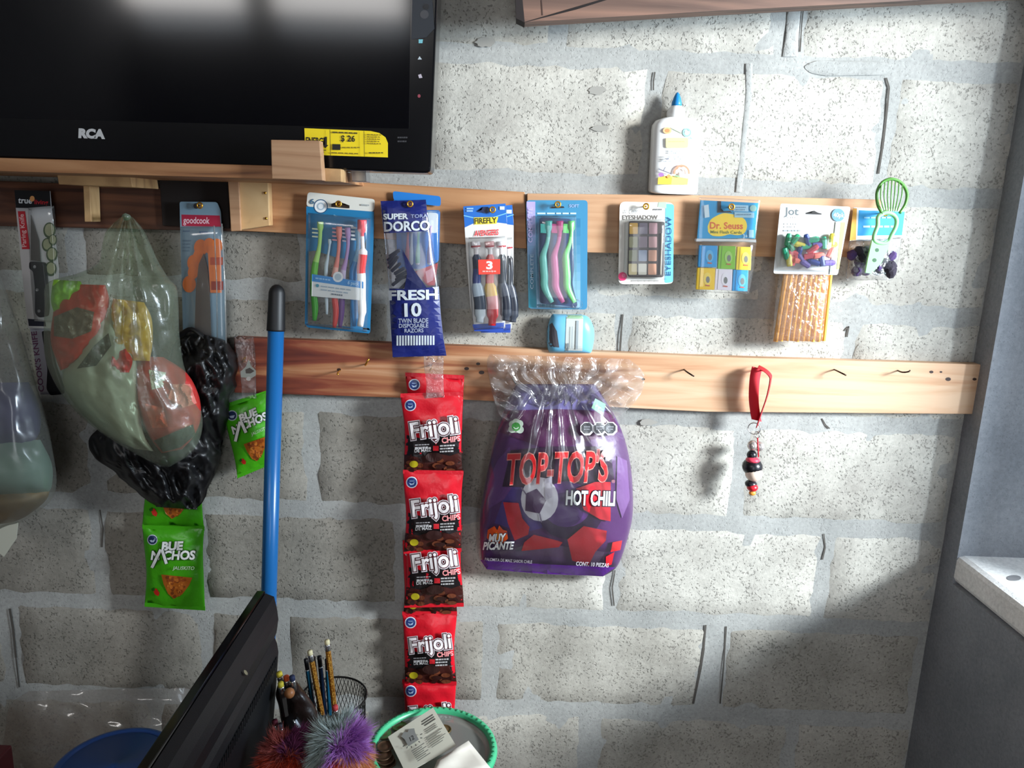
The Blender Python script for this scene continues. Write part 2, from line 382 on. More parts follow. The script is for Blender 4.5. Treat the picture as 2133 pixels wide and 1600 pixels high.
def wall_line(name, pts, wd, c):
    pr = Print(lambda x, y, l=0: P(x, y, .0022+l), step=.0001, rough=.9)
    for a, b_ in zip(pts, pts[1:]): pr.line(a, b_, wd*(.6+.6*R.random()), c, 1)
    pr.build(name, wall)
for pts, wd in [([(1673, 22), (1670, 50), (1668, 80), (1666, 108)], 4), ([(1846, 162), (1852, 182), (1849, 215), (1844, 260), (1838, 310), (1830, 362)], 5), ([(1364, 150), (1361, 170), (1361, 188)], 4), ([(1297, 655), (1294, 690), (1291, 735)], 5), ([(1281, 1188), (1275, 1225), (1279, 1262)], 4),
                ([(1470, 1302), (1466, 1350), (1458, 1400), (1444, 1466)], 5), ([(1513, 1305), (1507, 1390), (1500, 1466)], 3), ([(1716, 1112), (1719, 1140), (1713, 1166)], 4), ([(20, 1268), (27, 1310), (33, 1370), (40, 1432)], 5), ([(208, 1062), (214, 1100), (212, 1140)], 5), ([(1712, 872), (1720, 886), (1728, 893)], 5), ([(1758, 690), (1768, 680), (1764, 702)], 4)]: wall_line("crack", pts, wd*.85, (78, 74, 69))
for x, y, rx, ry in [(1243, 188, 19, 9), (1012, 88, 24, 10), (1250, 268, 20, 7), (1350, 880, 20, 7)]:
    pr = Print(lambda x, y, l=0: P(x, y, .0042+l), step=.0001, rough=.9); pr.poly([(x+rx*math.cos(a)*(.75+.4*R.random()), y+ry*math.sin(a)*(.75+.4*R.random())) for a in [k*math.pi/8 for k in range(16)]], (150, 147, 140)); pr.build('chipped_patch', wall)
for rows in ([(1553, 132, 1567, 132, .0008), (1552, 200, 1567, 200, .0014), (1542, 300, 1557, 300, .0014), (1532, 400, 1545, 400, .0008)], [(1640, 24, 1668, 22, .0012), (1636, 70, 1664, 70, .002), (1630, 118, 1662, 118, .0012)], [(1685, 132, 1705, 126, .001), (1676, 140, 1850, 130, .0022), (1690, 152, 1850, 150, .002), (1720, 158, 1840, 156, .001)]):
    Bag(rows, .002, .0008, .08, 5, 2.2, .6, 0).build('mortar_smear', MORTAR, wall, 14, 8, backface=False)

# right wall: half-height wall, whitewashed sill slab, reveal by the corner, pier and head of the window opening
SZ = P(1985, 1150, .035).z; SXE = P(1985, 1150, .035).x
WY0, WY1, WH = -.05, -.82, 2.42
bm = bmesh.new()
def cuboid(lo, hi):
    r = bmesh.ops.create_cube(bm, size=1)
    for v in r['verts']: v.co = Vector(((lo[i]+hi[i])/2+v.co[i]*(hi[i]-lo[i])) for i in range(3))
cuboid((CX, -3.9, 0), (CX+.24, .0, SZ-.055)); cuboid((CX, WY0, SZ-.055), (CX+.24, .12, 2.9)); cuboid((CX, -3.9, SZ-.055), (CX+.24, WY1, 2.9)); cuboid((CX, WY1, WH), (CX+.24, WY0, 2.9))
struct(frombm('wall_right', bm, PLASTER))
# sill with rounded arris
prof = [(SXE, -.042), (SXE+.004, -.049), (SXE+.012, -.055), (CX+.28, -.055), (CX+.28, 0), (SXE+.012, 0), (SXE+.003, -.003), (SXE, -.010)]
vs = [(x, y, SZ+z) for y in (WY0, WY1) for x, z in prof]; n = len(prof)
fs = [tuple(range(n)), tuple(range(n, 2*n))[::-1]]+[(i, n+i, n+(i+1) % n, (i+1) % n) for i in range(n)]
o = struct(mesh('trim_1', vs, fs, WHITE_SILL)); bm = bmesh.new(); bm.from_mesh(o.data); bmesh.ops.recalc_face_normals(bm, faces=bm.faces[:]); bm.to_mesh(o.data); bm.free()
struct(box('shade_post', (1.085, -.32, 0), (1.25, -.23, 2.9), PLASTER))      # unseen post added to shade the corner and reveal
pr = Print(lambda x, y, l=0: PZ(x, y, SZ+.0004+l)); pr.disc(2112, 1204, 15, (130, 130, 132), ry=6); pr.build('stain', o)
FLOOR = concrete('cement_floor', (120, 115, 108), (140, 135, 128), .3)
struct(box('floor', (-2.4, -4, -.1), (CX+.3, .12, 0), FLOOR)); struct(box('ceiling', (-2.4, -4, 2.9), (CX+.3, .12, 2.98), M((120, 105, 92), .9)))
struct(box('wall_left', (-2.4, -3.9, 0), (-2.2, .12, 2.9), PLASTER))
bm = bmesh.new(); xs = [-2.4, WIN[0][0], WIN[0][1], WIN[1][0], WIN[1][1], CX+.24]
cuboid((-2.4, -3.9, 0), (-.15, -3.7, 2.50)); cuboid((.75, -3.9, 0), (CX+.24, -3.7, 2.50)); cuboid((-.15, -3.9, 2.2), (.75, -3.7, 2.50))  # unseen doorway gap added to go with the fill lamp
for i in (0, 2, 4): cuboid((xs[i], -3.9, 2.50), (xs[i+1], -3.7, 2.9))
struct(frombm('wall_front', bm, PLASTER))

# ================================================================== WOOD ON THE WALL
PINE = wood('pine_orange', [(.25, (88, 50, 30)), (.42, (152, 102, 64)), (.6, (178, 128, 86)), (.8, (194, 148, 106))], (3, 30, 45))
PINE_PALE = wood('pine_pale', [(.2, (140, 98, 68)), (.42, (184, 140, 104)), (.65, (198, 156, 120)), (.85, (208, 172, 138))], (3, 30, 50), shift=3)
PINE_MARK = wood('pine_end_marked', [(.25, (140, 100, 66)), (.5, (206, 165, 115)), (.8, (222, 186, 136))], (8, 30, 12), shift=9)
DARKW = wood('old_dark_wood', [(.3, (30, 16, 11)), (.5, (74, 42, 27)), (.7, (112, 68, 44))], (3, 30, 40), shift=5)
HEART = wood('heartwood_board', [(.12, (80, 28, 18)), (.30, (126, 58, 36)), (.46, (166, 110, 72)), (.60, (194, 150, 114)), (.82, (208, 174, 142))], (2.5, 30, 34), shift=1.7, ramp_x=(-.45, .55, -.22, .26), knots=.4)
BEAMW = wood('weathered_beam', [(.3, (70, 52, 46)), (.5, (112, 86, 74)), (.7, (138, 104, 88))], (2, 40, 40), shift=12)
RAIL_GRP = 'wooden hanging boards on the block wall'
tag(plate('hanging_board', [(-120, 372), (566, 400), (566, 484), (-120, 468)], .020, .020, DARKW, bev=.0008), 'old dark-stained wooden board under the television shelf, upper row', 'board')
tag(plate('hanging_board', [(478, 366), (720, 378), (1093, 400), (1097, 518), (800, 498), (566, 484), (480, 480)], .024, .023, PINE, bev=.001), 'orange pine board in the upper row behind the toothbrush packs', 'board')
tag(plate('hanging_board', [(1098, 403), (1480, 407), (1836, 416), (1832, 480), (1600, 536), (1110, 524), (1100, 470)][0:3]+[(1834, 536), (1600, 535), (1098, 523)], .028, .027, PINE_PALE, bev=.001), 'pale pine board in the upper row carrying the glue bottle', 'board')
lower_board = tag(plate('hanging_board', [(488, 703), (940, 720), (1450, 742), (2062, 760), (2060, 863), (1470, 858), (970, 833), (488, 818)], .022, .021, HEART, bev=.001), 'long lower board turning from dark red wood to pale pine', 'board')
# knot holes and nail dents in the lower board
for x, y, r in [(706, 770, 3), (972, 768, 3.5), (996, 758, 3), (1003, 776, 4), (1340, 790, 2.5), (1975, 790, 4), (1940, 775, 3), (2030, 790, 3), (1960, 775, 2), (1240, 860, 2)]:
    pr = Print(flat(.0221), step=.00005); pr.disc(x, y, r*1.5, (50, 26, 16), ry=r, n=9); pr.build('nail_hole', lower_board)

# television shelf
sh = thing('television_shelf', 'pine bracket shelf holding the television, with a square stop block', 'shelf', P(330, 360, .1))
def beam_px(name, pts, d, t, mat, par, bev=.001): return plate(name, pts, d, t, mat, par, bev=bev)
beam_px('plank', [(-230, 322), (566, 345), (700, 352), (703, 377), (672, 377), (566, 373), (-230, 350)], .218, .195, PINE, sh)
beam_px('stop_block', [(564, 291), (666, 293), (672, 376), (566, 372)], .238, .019, PINE_PALE, sh)
beam_px('end_block', [(674, 350), (711, 352), (711, 379), (674, 378)], .219, .03, PINE_MARK, sh)
beam_px('batten', [(118, 360), (272, 365), (276, 390), (122, 384)], .12, .09, PINE_MARK, sh)
beam_px('batten', [(173, 386), (187, 387), (190, 462), (176, 462)], .055, .03, PINE_MARK, sh)
beam_px('bracket', [(474, 370), (558, 372), (561, 470), (481, 482)], .045, .02, PINE_MARK, sh)
beam_px('bracket_strip', [(474, 370), (497, 371), (502, 481), (481, 482)], .050, .005, PINE_PALE, sh)
beam_px('brace', [(332, 372), (474, 376), (478, 476), (338, 470)], .026, .005, M((26, 16, 12), .8), sh)
for x, y in ((552, 402), (554, 455)): lathe('screw_head', [(.0001, 0), (.0022, 0), (.0022, .0001)], (0, 0, 0), GOLD, sh, 10).matrix_local = Matrix.Translation(P(x, y, .0465)-sh.location) @ Matrix.Rotation(math.pi/2, 4, 'X')

# ceiling plank at top right
bt = thing('ceiling_plank', 'weathered reddish plank with a long crack, high on the wall', 'plank', P(1500, 0, .1))
bm = bmesh.new(); plate_bm(bm, [(1078, -90), (2300, -160), (2300, -14), (2133, -11), (1500, 22), (1092, 46), (1084, 30)], .095, .03)
frombm('plank_face', bm, BEAMW, bt)
plate('end_grain', [(1070, -90), (1080, -90), (1093, 47), (1075, 38)], .098, .033, M((40, 33, 32), .9), bt)
pr = Print(flat(.0952)); pr.poly([(1092, 46), (1096, 46), (1200, 20), (1270, -2), (1262, -4), (1190, 17)], (24, 17, 16)); pr.line((1128, 0), (1130, 32), 2, (70, 50, 44)); pr.build('crack', bt)

# ================================================================== TELEVISION
TVB = M((7, 7, 10), .16, 0, .5); SCRN = M((5, 5, 9), .10, 0, .5)
tv = thing('television', 'black flat-screen television on pine shelf with yellow energy sticker', 'television', P(350, 345, .2))
plate('frame', rnd([(-262, -380), (925, -352), (897, 361), (-172, 323)], 12), .204, .055, TVB, tv, bev=.003)
S = flat(.2045)
plate('screen', [(-250, -360), (858, -335), (852, 268), (-190, 240)], .2046, .0008, SCRN, tv)
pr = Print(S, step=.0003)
pr.poly([(861, -100), (893, -100), (905, 60), (888, 78), (857, 82)], (30, 36, 44))  # lighter grey patch and two discs on the frame's right edge
pr.disc(884, 30, 9, (62, 62, 66)).disc(888, 14, 6, (20, 22, 26)); pr.build('grey_edge_patch', tv)
for pts, c in (([(872, 82), (881, 82), (880, 90), (872, 90)], (120, 190, 200)), ([(870, 124), (874, 117), (879, 124)], (190, 200, 205)), ([(871, 156), (877, 154), (880, 162), (873, 163)], (190, 180, 190)), ([(870, 198), (873, 196), (876, 198), (876, 202), (873, 204), (870, 202)], (150, 60, 75))):
    pr = Print(S, step=.0003); pr.poly(pts, c); pr.build('control_mark', tv)
pr = Print(S, step=.0003); pr.bars(828, 285, 850, 2, 8, 3, (60, 60, 64)); pr.build('small_print', tv)
pr = Print(S, step=.0003, rough=.35); pr.text('RCA', (165, 286), (216, 288), 17, (205, 205, 205), .07); pr.build('logo', tv)
pr = Print(S, step=.0003, rough=.6)
YL, BK = (252, 222, 20), (24, 22, 14)
pr.poly([(634, 267), (772, 273), (790, 277), (803, 286), (808, 298), (808, 328), (636, 322)], YL)
pr.text('ENERGY', (637, 299), (680, 301), 13, BK, .03).poly([(676, 285), (681, 285), (681, 302), (684, 302), (678, 309), (672, 302), (676, 302)], BK)
pr.text('$ 26', (710, 294), (739, 295), 12, BK, .02).bars(692, 274, 748, 1, 6, 3, (90, 80, 20), .04).rect(692, 300, 709, 312, BK, .03).bars(712, 306, 752, 1, 4, 2.5, (150, 130, 20)).bars(690, 317, 750, 1, 4, 2, (120, 100, 20), .04).bars(764, 279, 796, 5, 4.6, 2, (150, 130, 20), .04).bars(768, 317, 800, 1, 4, 2.5, (110, 95, 20)).line((687, 270), (688, 324), 1.2, (120, 100, 20)).line((758, 273), (759, 326), 1.2, (120, 100, 20)).bars(640, 312, 682, 2, 4, 2, (110, 95, 20))
pr.build('energy_sticker', tv)
br = beam_px('metal_foot', [(729, 352), (762, 354), (764, 379), (733, 378)], .15, .03, SILVER, tv)

# ================================================================== SCREW HOOKS
HK = []
def eye_hook(x, y, d0, label, proto=[]):
    """brass screw eye whose ring faces out of the wall"""
    if not proto:
        h = thing('screw_eye', label, 'hook', (0, 0, 0))
        vs, fs = tube_data([Vector((0, y_, 0)) for y_ in (.012, 0, -.018)], [.0010, .0013, .0013], 8); mesh('shank', vs, fs, GOLD, h, True)
        vs, fs = [], []; n, s_ = 16, 8
        for a in range(n):
            for c in range(s_):
                A, C_ = 2*math.pi*a/n, 2*math.pi*c/s_; rr = .0042+.0014*math.cos(C_)
                vs.append((rr*math.cos(A), -.0185+.0014*math.sin(C_), rr*math.sin(A)))
                fs.append((a*s_+c, ((a+1) % n)*s_+c, ((a+1) % n)*s_+(c+1) % s_, a*s_+(c+1) % s_))
        mesh('eye', vs, fs, GOLD, h, True); proto.append(h)
    else:
        h = proto[0].copy(); COL.objects.link(h)
        for ch in proto[0].children: c = ch.copy(); COL.objects.link(c); c.parent = h
    h.location = P(x, y, d0+.0185)+Vector((0, .0185, 0)); h['label'] = label; return h
for x, y, d, l in [(705, 425, .030, 'brass screw eye holding the white-topped six-toothbrush pack'), (854, 425, .034, 'brass screw eye through the navy razor bag'), (1026, 437, .034, 'brass screw eye holding the two cartoon toothbrush packs'),
                   (1162, 426, .036, 'brass screw eye holding the teal three-toothbrush pack'), (1346, 430, .036, 'brass screw eye holding the eyeshadow card'), (1524, 431, .036, 'brass screw eye holding the yellow and blue book pack'),
                   (1698, 436, .038, 'brass screw eye holding the eraser card'), (1845, 444, .040, 'brass screw eye holding the green slicer'), (416, 428, .030, 'dark screw eye holding the orange-printed knife pack')]: eye_hook(x, y, d, l)
def cup_hook(x, y, dx, dy, label, mat, proto={}):
    k = (dx, dy, mat.name)
    h = thing('cup_hook', label, 'hook', P(x, y, .022))
    o = h.location; e = P(x+dx, y+dy, .030)-P(x, y, .030)
    pts = [o, o+Vector((0, -.014, 0)), o+Vector((0, -.022, 0))+e*.3, o+Vector((0, -.026, 0))+e*.7, o+Vector((0, -.024, 0))+e]
    tube('shank', crv(pts[:3], 3), .0014, mat, h, 8); tube('bend', crv(pts[2:], 4), [.0014]*8+[.0011], mat, h, 8); return h
DKM = M((60, 48, 40), .4, .8)
for x, y, dx, dy, l, mt in [(764, 758, 10, -16, 'bare brass hook on the dark red part of the lower board', GOLD), (708, 772, 3, 2, 'small brass nail in the dark red wood near the blue handle', GOLD), (902, 760, -4, 8, 'brass hook over the chocolate chip bag strip', GOLD),
                            (1070, 788, 6, 6, 'dark hook behind the clear top of the purple bag, its left side', DKM), (1425, 770, 14, 8, 'bare dark hook between the purple bag and the red strap', DKM), (1738, 770, 12, 6, 'bare dark hook right of the red strap', DKM),
                            (1870, 772, 11, -6, 'bare dark hook nearest the corner on the lower board', DKM), (512, 752, 10, -14, 'brass hook holding the clear strip above the green chip bag', GOLD), (1580, 768, 4, -3, 'brass hook holding the red strap', GOLD)]: cup_hook(x, y, dx, dy, l, mt)

# ================================================================== TOOTHBRUSH PACKS
def brush(par, path, d, cols, r, bristle=None, bcol=(230, 235, 235), blen=14, k=.55, widths=None):
    """one toothbrush: path in photo pixels from head to heel, colours by share of its length"""
    pts = crv([(x, y, 0) for x, y in path], 4); n = len(pts); w3 = []
    for i, q in enumerate(pts): w3.append(P(q.x, q.y, d))
    rad = []
    for i in range(n):
        t = i/(n-1); rad.append(r*(1.0 if t < .12 else .6 if t < .3 else .6+.5*min(1, (t-.3)/.2) if t < .85 else 1.1-.5*(t-.85)/.15) if not widths else r*widths(t))
    vs, fs = tube_data(w3, rad, 8, k); idx = []
    for i in range(n-1):
        c = 0
        for j, (t0, _) in enumerate(cols):
            if i/(n-1) >= t0: c = j
        idx += [c]*8
    idx += [0, len(cols)-1]
    o = mesh('toothbrush', vs, fs, [M(c, .3) for _, c in cols], par, True, idx)
    if bristle:
        bm = bmesh.new()
        for (x0, y0, x1, y1, col) in bristle: plate_bm(bm, [(x0, y0), (x1, y0+1), (x1, y1+1), (x0, y1)], d+.001, .005)
        frombm('bristles', bm, M(bristle[0][4], .7), o)
    return o
def blister(name, pts_rows, d0, par, mat=CLEAR, wr=.0006, fr=.05, seed=1, pw=6, q=.5, nv=16, nt=14):
    return Bag(pts_rows, d0, wr, fr, seed, pw, q, 0).build(name, mat, par, nv, nt, backface=False)

BL = (34, 120, 168)
p = thing('toothbrush_pack', 'white-topped blue pack of six toothbrushes beside the blue broom handle', 'toothbrush pack', P(705, 430, .035))
bm = bmesh.new(); d = .038
plate_bm(bm, rnd([(641, 400), (781, 415), (779, 441), (638, 430)], 7), d, .001, 1)
plate_bm(bm, [(638, 430), (779, 441), (778, 500), (762, 498), (750, 545), (700, 536), (655, 522), (643, 524), (637, 560)], d, .001, 0)
plate_bm(bm, [(637, 524), (643, 524), (641, 676), (635, 676)], d, .001, 0); plate_bm(bm, [(763, 498), (778, 500), (771, 688), (756, 686)], d, .001, 0)
plate_bm(bm, rnd([(635, 674), (772, 684), (770, 695), (762, 694), (640, 682)], 4), d, .001, 0); plate_bm(bm, [(728, 540), (764, 546), (757, 688), (730, 684)], d-.0005, .001, 0)
frombm('backing_card', bm, [M(BL, .35), M((222, 220, 210), .4)], p)
pr = Print(flat(d)); pr.disc(668, 430, 15, (40, 84, 120)).disc(668, 430, 13, (236, 238, 238)).disc(668, 430, 8, (170, 190, 205)).disc(668, 430, 5.5, (230, 234, 236)).text('6', (645, 424), (654, 425), 10, (70, 110, 140), .02)
pr.poly([(690, 425), (700, 425), (702, 421), (712, 422), (714, 427), (728, 428), (728, 434), (690, 431)], (40, 26, 18)).bars(752, 425, 770, 1, 5, 3, (160, 165, 165), .08).poly([(695, 447), (704, 450), (697, 452)], (150, 200, 225))
pr.build('print', p)
brush(p, [(667, 462), (667, 490), (664, 520), (656, 555), (653, 600), (656, 640), (655, 668)], d+.008, [(0, (176, 226, 120)), (.45, (110, 190, 70)), (.62, (60, 160, 40))], .0052, [(650, 475+8*i, 662, 478+8*i, (214, 222, 190)) for i in range(3)])
brush(p, [(687, 498), (686, 515), (682, 540), (679, 560), (680, 610), (681, 655)], d+.006, [(0, (200, 216, 224))], .0030)
brush(p, [(706, 472), (706, 510), (703, 540), (697, 575), (697, 620), (700, 650), (696, 682)], d+.008, [(0, (238, 138, 124)), (.4, (240, 176, 160)), (.5, (214, 66, 60))], .0050, [(692, 474+8*i, 702, 477+8*i, (206, 140, 150)) for i in range(4)])
brush(p, [(724, 474), (725, 510), (720, 545), (714, 570), (712, 620), (711, 650), (708, 682)], d+.007, [(0, (186, 150, 200)), (.42, (204, 190, 214)), (.58, (104, 62, 126))], .0048, [(713, 476+8*i, 721, 479+8*i, (190, 180, 200)) for i in range(4)])
brush(p, [(745, 478), (746, 510), (740, 545), (734, 570), (736, 620), (738, 680)], d+.006, [(0, (120, 180, 214)), (.4, (40, 130, 196))], .0050, [(731, 472+8*i, 742, 476+8*i, (214, 222, 226)) for i in range(4)])
brush(p, [(754, 458), (754, 480), (755, 505), (756, 530), (752, 560), (753, 580), (753, 620), (754, 650), (750, 680)], d+.011, [(0, (232, 96, 104)), (.18, (236, 226, 224)), (.36, (222, 44, 44)), (.55, (238, 234, 230))], .0066, None, widths=lambda t: 1.15 if t < .15 else .5 if t < .33 else 1.1 if t < .9 else .8)
lab = plate('insert_label', [(650, 571), (757, 587), (756, 626), (649, 617)], d+.0145, .0006, M((226, 228, 226), .5), p)
pr = Print(flat(d+.0145)); pr.poly([(650, 571), (757, 587), (757, 601), (650, 586)], (52, 140, 206)).disc(704, 577, 11, (234, 236, 236)).disc(704, 577, 7, (180, 196, 206)).bars(668, 595, 735, 2, 7, 2.4, (160, 176, 190), .13).bars(690, 611, 715, 1, 3, 3, (110, 120, 130), .12).disc(661, 595, 3.5, (70, 150, 170)).bars(657, 578, 690, 1, 3, 3, (150, 200, 235), .13).text('6 pack', (724, 592), (747, 595), 7, (170, 214, 240), .02); pr.build('print', p)
blister('blister', [(641, 448, 772, 460, .0), (641, 452, 772, 464, .015), (640, 560, 769, 572, .017), (638, 668, 765, 682, .015), (638, 673, 765, 687, .0)], d+.001, p)

# toothbrush pack hanging behind the razor bag
p = thing('toothbrush_pack', 'blue toothbrush pack half hidden behind the navy razor bag', 'toothbrush pack', P(868, 425, .03))
d = .031; bm = bmesh.new()
plate_bm(bm, rnd([(818, 398), (918, 409), (918, 430), (820, 418)], 6), d, .001, 0); plate_bm(bm, [(820, 417), (845, 420), (842, 445), (822, 443)], d, .001, 0)
plate_bm(bm, rnd([(824, 438), (917, 438), (914, 545), (880, 560), (828, 560)], 6), d, .001, 0)
frombm('backing_card', bm, M((30, 120, 200), .35), p)
pr = Print(flat(d)); pr.poly(rnd([(888, 442), (913, 444), (911, 486), (888, 484)], 6), (220, 226, 232)); pr.build('white_panel', p)
pr = Print(flat(d)); pr.poly([(862, 566), (912, 548), (906, 594), (892, 596)], (206, 52, 48)).poly([(886, 566), (905, 556), (902, 584), (890, 590)], (234, 160, 160)); pr.build('print', p)
for i, (x, c) in enumerate([(850, (226, 108, 116)), (858, (230, 234, 236)), (872, (80, 196, 150)), (896, (186, 160, 206))]): brush(p, [(x, 470), (x-1, 510), (x-2, 540), (x-2, 552)], d+.006, [(0, c), (.8, (238, 240, 240))], .0034)
blister('blister', [(828, 442, 916, 442, 0), (830, 446, 917, 446, .010), (838, 520, 918, 516, .012), (850, 586, 918, 588, .010), (852, 592, 918, 594, 0)], d+.001, p)

# razor bag
p = thing('razor_bag', 'navy bag of ten disposable razors with silver lettering', 'razor pack', P(854, 425, .045))
bg = Bag([(792, 419, 888, 416, .0), (795, 450, 891, 448, .006), (800, 490, 897, 488, .009), (805, 545, 906, 540, .012), (810, 600, 914, 596, .012), (813, 660, 919, 656, .010), (816, 710, 925, 708, .006), (818, 745, 931, 741, .0)], .046, .0016, .03, 3)
NV = (24, 34, 104)
bg.build('film', film((.93, .94, .98), .10, (.75, .78, .85), .16, .14, 'razor_film'), p)
pr = Print(bg.S, 14, .0003, .35)
pr.poly([(793, 419), (887, 416), (890, 447), (895, 481), (800, 486), (796, 450)], NV).poly([(811, 601), (838, 602), (860, 602), (914, 597), (918, 656), (924, 708), (930, 741), (818, 744), (816, 710), (813, 660)], NV)
pr.poly([(838, 520), (862, 562), (890, 601), (842, 603), (848, 570)], (20, 28, 78))
LT = (206, 214, 220)
pr.text('SUPER', (799, 457), (849, 456), 11, LT, .04).text('TORA', (856, 454), (890, 453), 7, (150, 160, 190), .01).text('DORCO', (801, 482), (895, 479), 19, LT, .03)
pr.text('FRESH', (811, 625), (911, 623), 19, LT, .035).text('10', (844, 659), (877, 658), 26, LT, .03).text('TWIN BLADE', (830, 673), (892, 672), 9, (170, 178, 196), .015).text('DISPOSABLE', (831, 683), (892, 682), 8, (170, 178, 196), .015).text('RAZORS', (843, 693), (882, 692), 8, (170, 178, 196), .015)
for i in range(14): pr.rect(826+5.8*i, 699, 829.6+5.8*i, 720-.1*i, LT, layer=pr.k)
pr.build('print', p)
DARKBLADE = M((40, 42, 62), .3)
for i in range(10):
    x, y = 816+R.random()*26, 528+i*7.4; a = R.random()*.6-.9
    q = P(x, y, .047); e = Vector((math.cos(a), 0, -math.sin(a)))
    vs, fs = tube_data([q-e*.010, q-e*.009, q+e*.010, q+e*.012], [.001, .0032, .0032, .001], 6); mesh('razor', vs, fs, DARKBLADE, p, False)

# cartoon toothbrush packs (plain stand-ins for the printed figures)
def hero_pack(dx, dy, d, label, full):
    p = thing('toothbrush_pack', label, 'toothbrush pack', P(1020+dx, 437+dy, d), 'blue and white three-toothbrush packs')
    q = lambda pts: [(x+dx, y+dy) for x, y in pts]
    plate('backing_card', q(rnd([(965, 430), (1053, 424), (1056, 460), (1056, 560), (1052, 684), (1040, 689), (990, 689), (980, 640), (972, 540)], 4)), d, .001, M((222, 220, 216), .4), p)
    pr = Print(lambda x, y, l=0: P(x+dx, y+dy, d+l))
    pr.poly([(965, 430), (1053, 424), (1056, 466), (1040, 464), (1015, 462), (985, 466), (968, 474)], (28, 104, 190)).line((966, 449), (996, 456), 2, (120, 190, 235)).line((1018, 456), (1056, 444), 2, (120, 190, 235))
    p2 = Print(pr.S); p2.poly([(984, 676), (1050, 672), (1049, 690), (988, 690)], (30, 72, 170)); p2.build('base_band', p)
    if full:
        pr.poly([(987, 453), (1038, 452), (1034, 466), (988, 468)], (236, 214, 60)).text('FIREFLY', (989, 466), (1034, 464), 11, (60, 56, 20), .03)
        pr.text('AVENGERS', (988, 492), (1039, 489), 11, (220, 70, 72), .03, shear=.2).rect(972, 433, 986, 436, (150, 190, 230), layer=pr.k).rect(972, 438, 985, 441, (150, 190, 230), layer=pr.k)
        pr.rect(1041, 430, 1051, 437, (210, 222, 232)).poly([(994, 440), (1003, 438), (1006, 431), (1016, 431), (1022, 437), (1022, 441), (1012, 444), (1000, 442)], (24, 40, 80))
    else: pr.rect(1041, 434, 1052, 442, (210, 222, 232))
    pr.build('print', p)
    cs = [[(24, 36, 70), (40, 60, 130), (190, 206, 220), (46, 62, 84), (200, 210, 216)], [(206, 60, 56), (222, 90, 80), (240, 190, 80), (228, 150, 150), (196, 34, 40)], [(40, 40, 46), (30, 34, 44), (70, 74, 84), (34, 38, 50), (56, 60, 70)]]
    for i, x in enumerate((993, 1020, 1046)):
        h = (990, 1019, 1043)[i]
        y1 = (672, 678, 668)[i]; bx = (1002, 1028, 1056)[i]
        brush(p, q([(h, 503), (h+1, 515), (h+2, 530), (x+1, 560), (x, 590), (bx-3, 625), (bx-2, 650), (bx-3, y1)]), d+.007, [(0, (214, 208, 210) if i != 1 else (226, 170, 170)), (.1, (170, 60, 66)), (.14, (224, 216, 216)), (.26, cs[i][0]), (.4, cs[i][1]), (.55, cs[i][2]), (.66, cs[i][3]), (.82, cs[i][4])], .0092, None, k=.4, widths=lambda t: .85 if t < .16 else .4 if t < .3 else .75 if t < .6 else 1.05 if t < .9 else .7)
    blister('blister', [(976+dx, 498+dy, 1052+dx, 496+dy, 0), (975+dx, 502+dy, 1053+dx, 499+dy, .009), (978+dx, 590+dy, 1055+dx, 588+dy, .012), (984+dx, 680+dy, 1054+dx, 676+dy, .009), (985+dx, 684+dy, 1054+dx, 680+dy, 0)], d+.001, p, wr=.003, fr=.06)
    if full:
        plate('count_tag', [(996, 541), (1042, 540), (1042, 571), (997, 572)], d+.0140, .0006, M((226, 66, 50), .4), p)
        pr = Print(flat(d+.014)); pr.text('3', (1014, 560), (1025, 560), 15, (250, 226, 220), .04).bars(1005, 564, 1035, 1, 3, 2.5, (244, 180, 170)); pr.build('print', p)
hero_pack(14, 3, .031, 'blue and white cartoon toothbrush pack, the one hanging behind', False)
hero_pack(0, 0, .047, 'blue and white cartoon toothbrush pack with a red number three tag, in front', True)

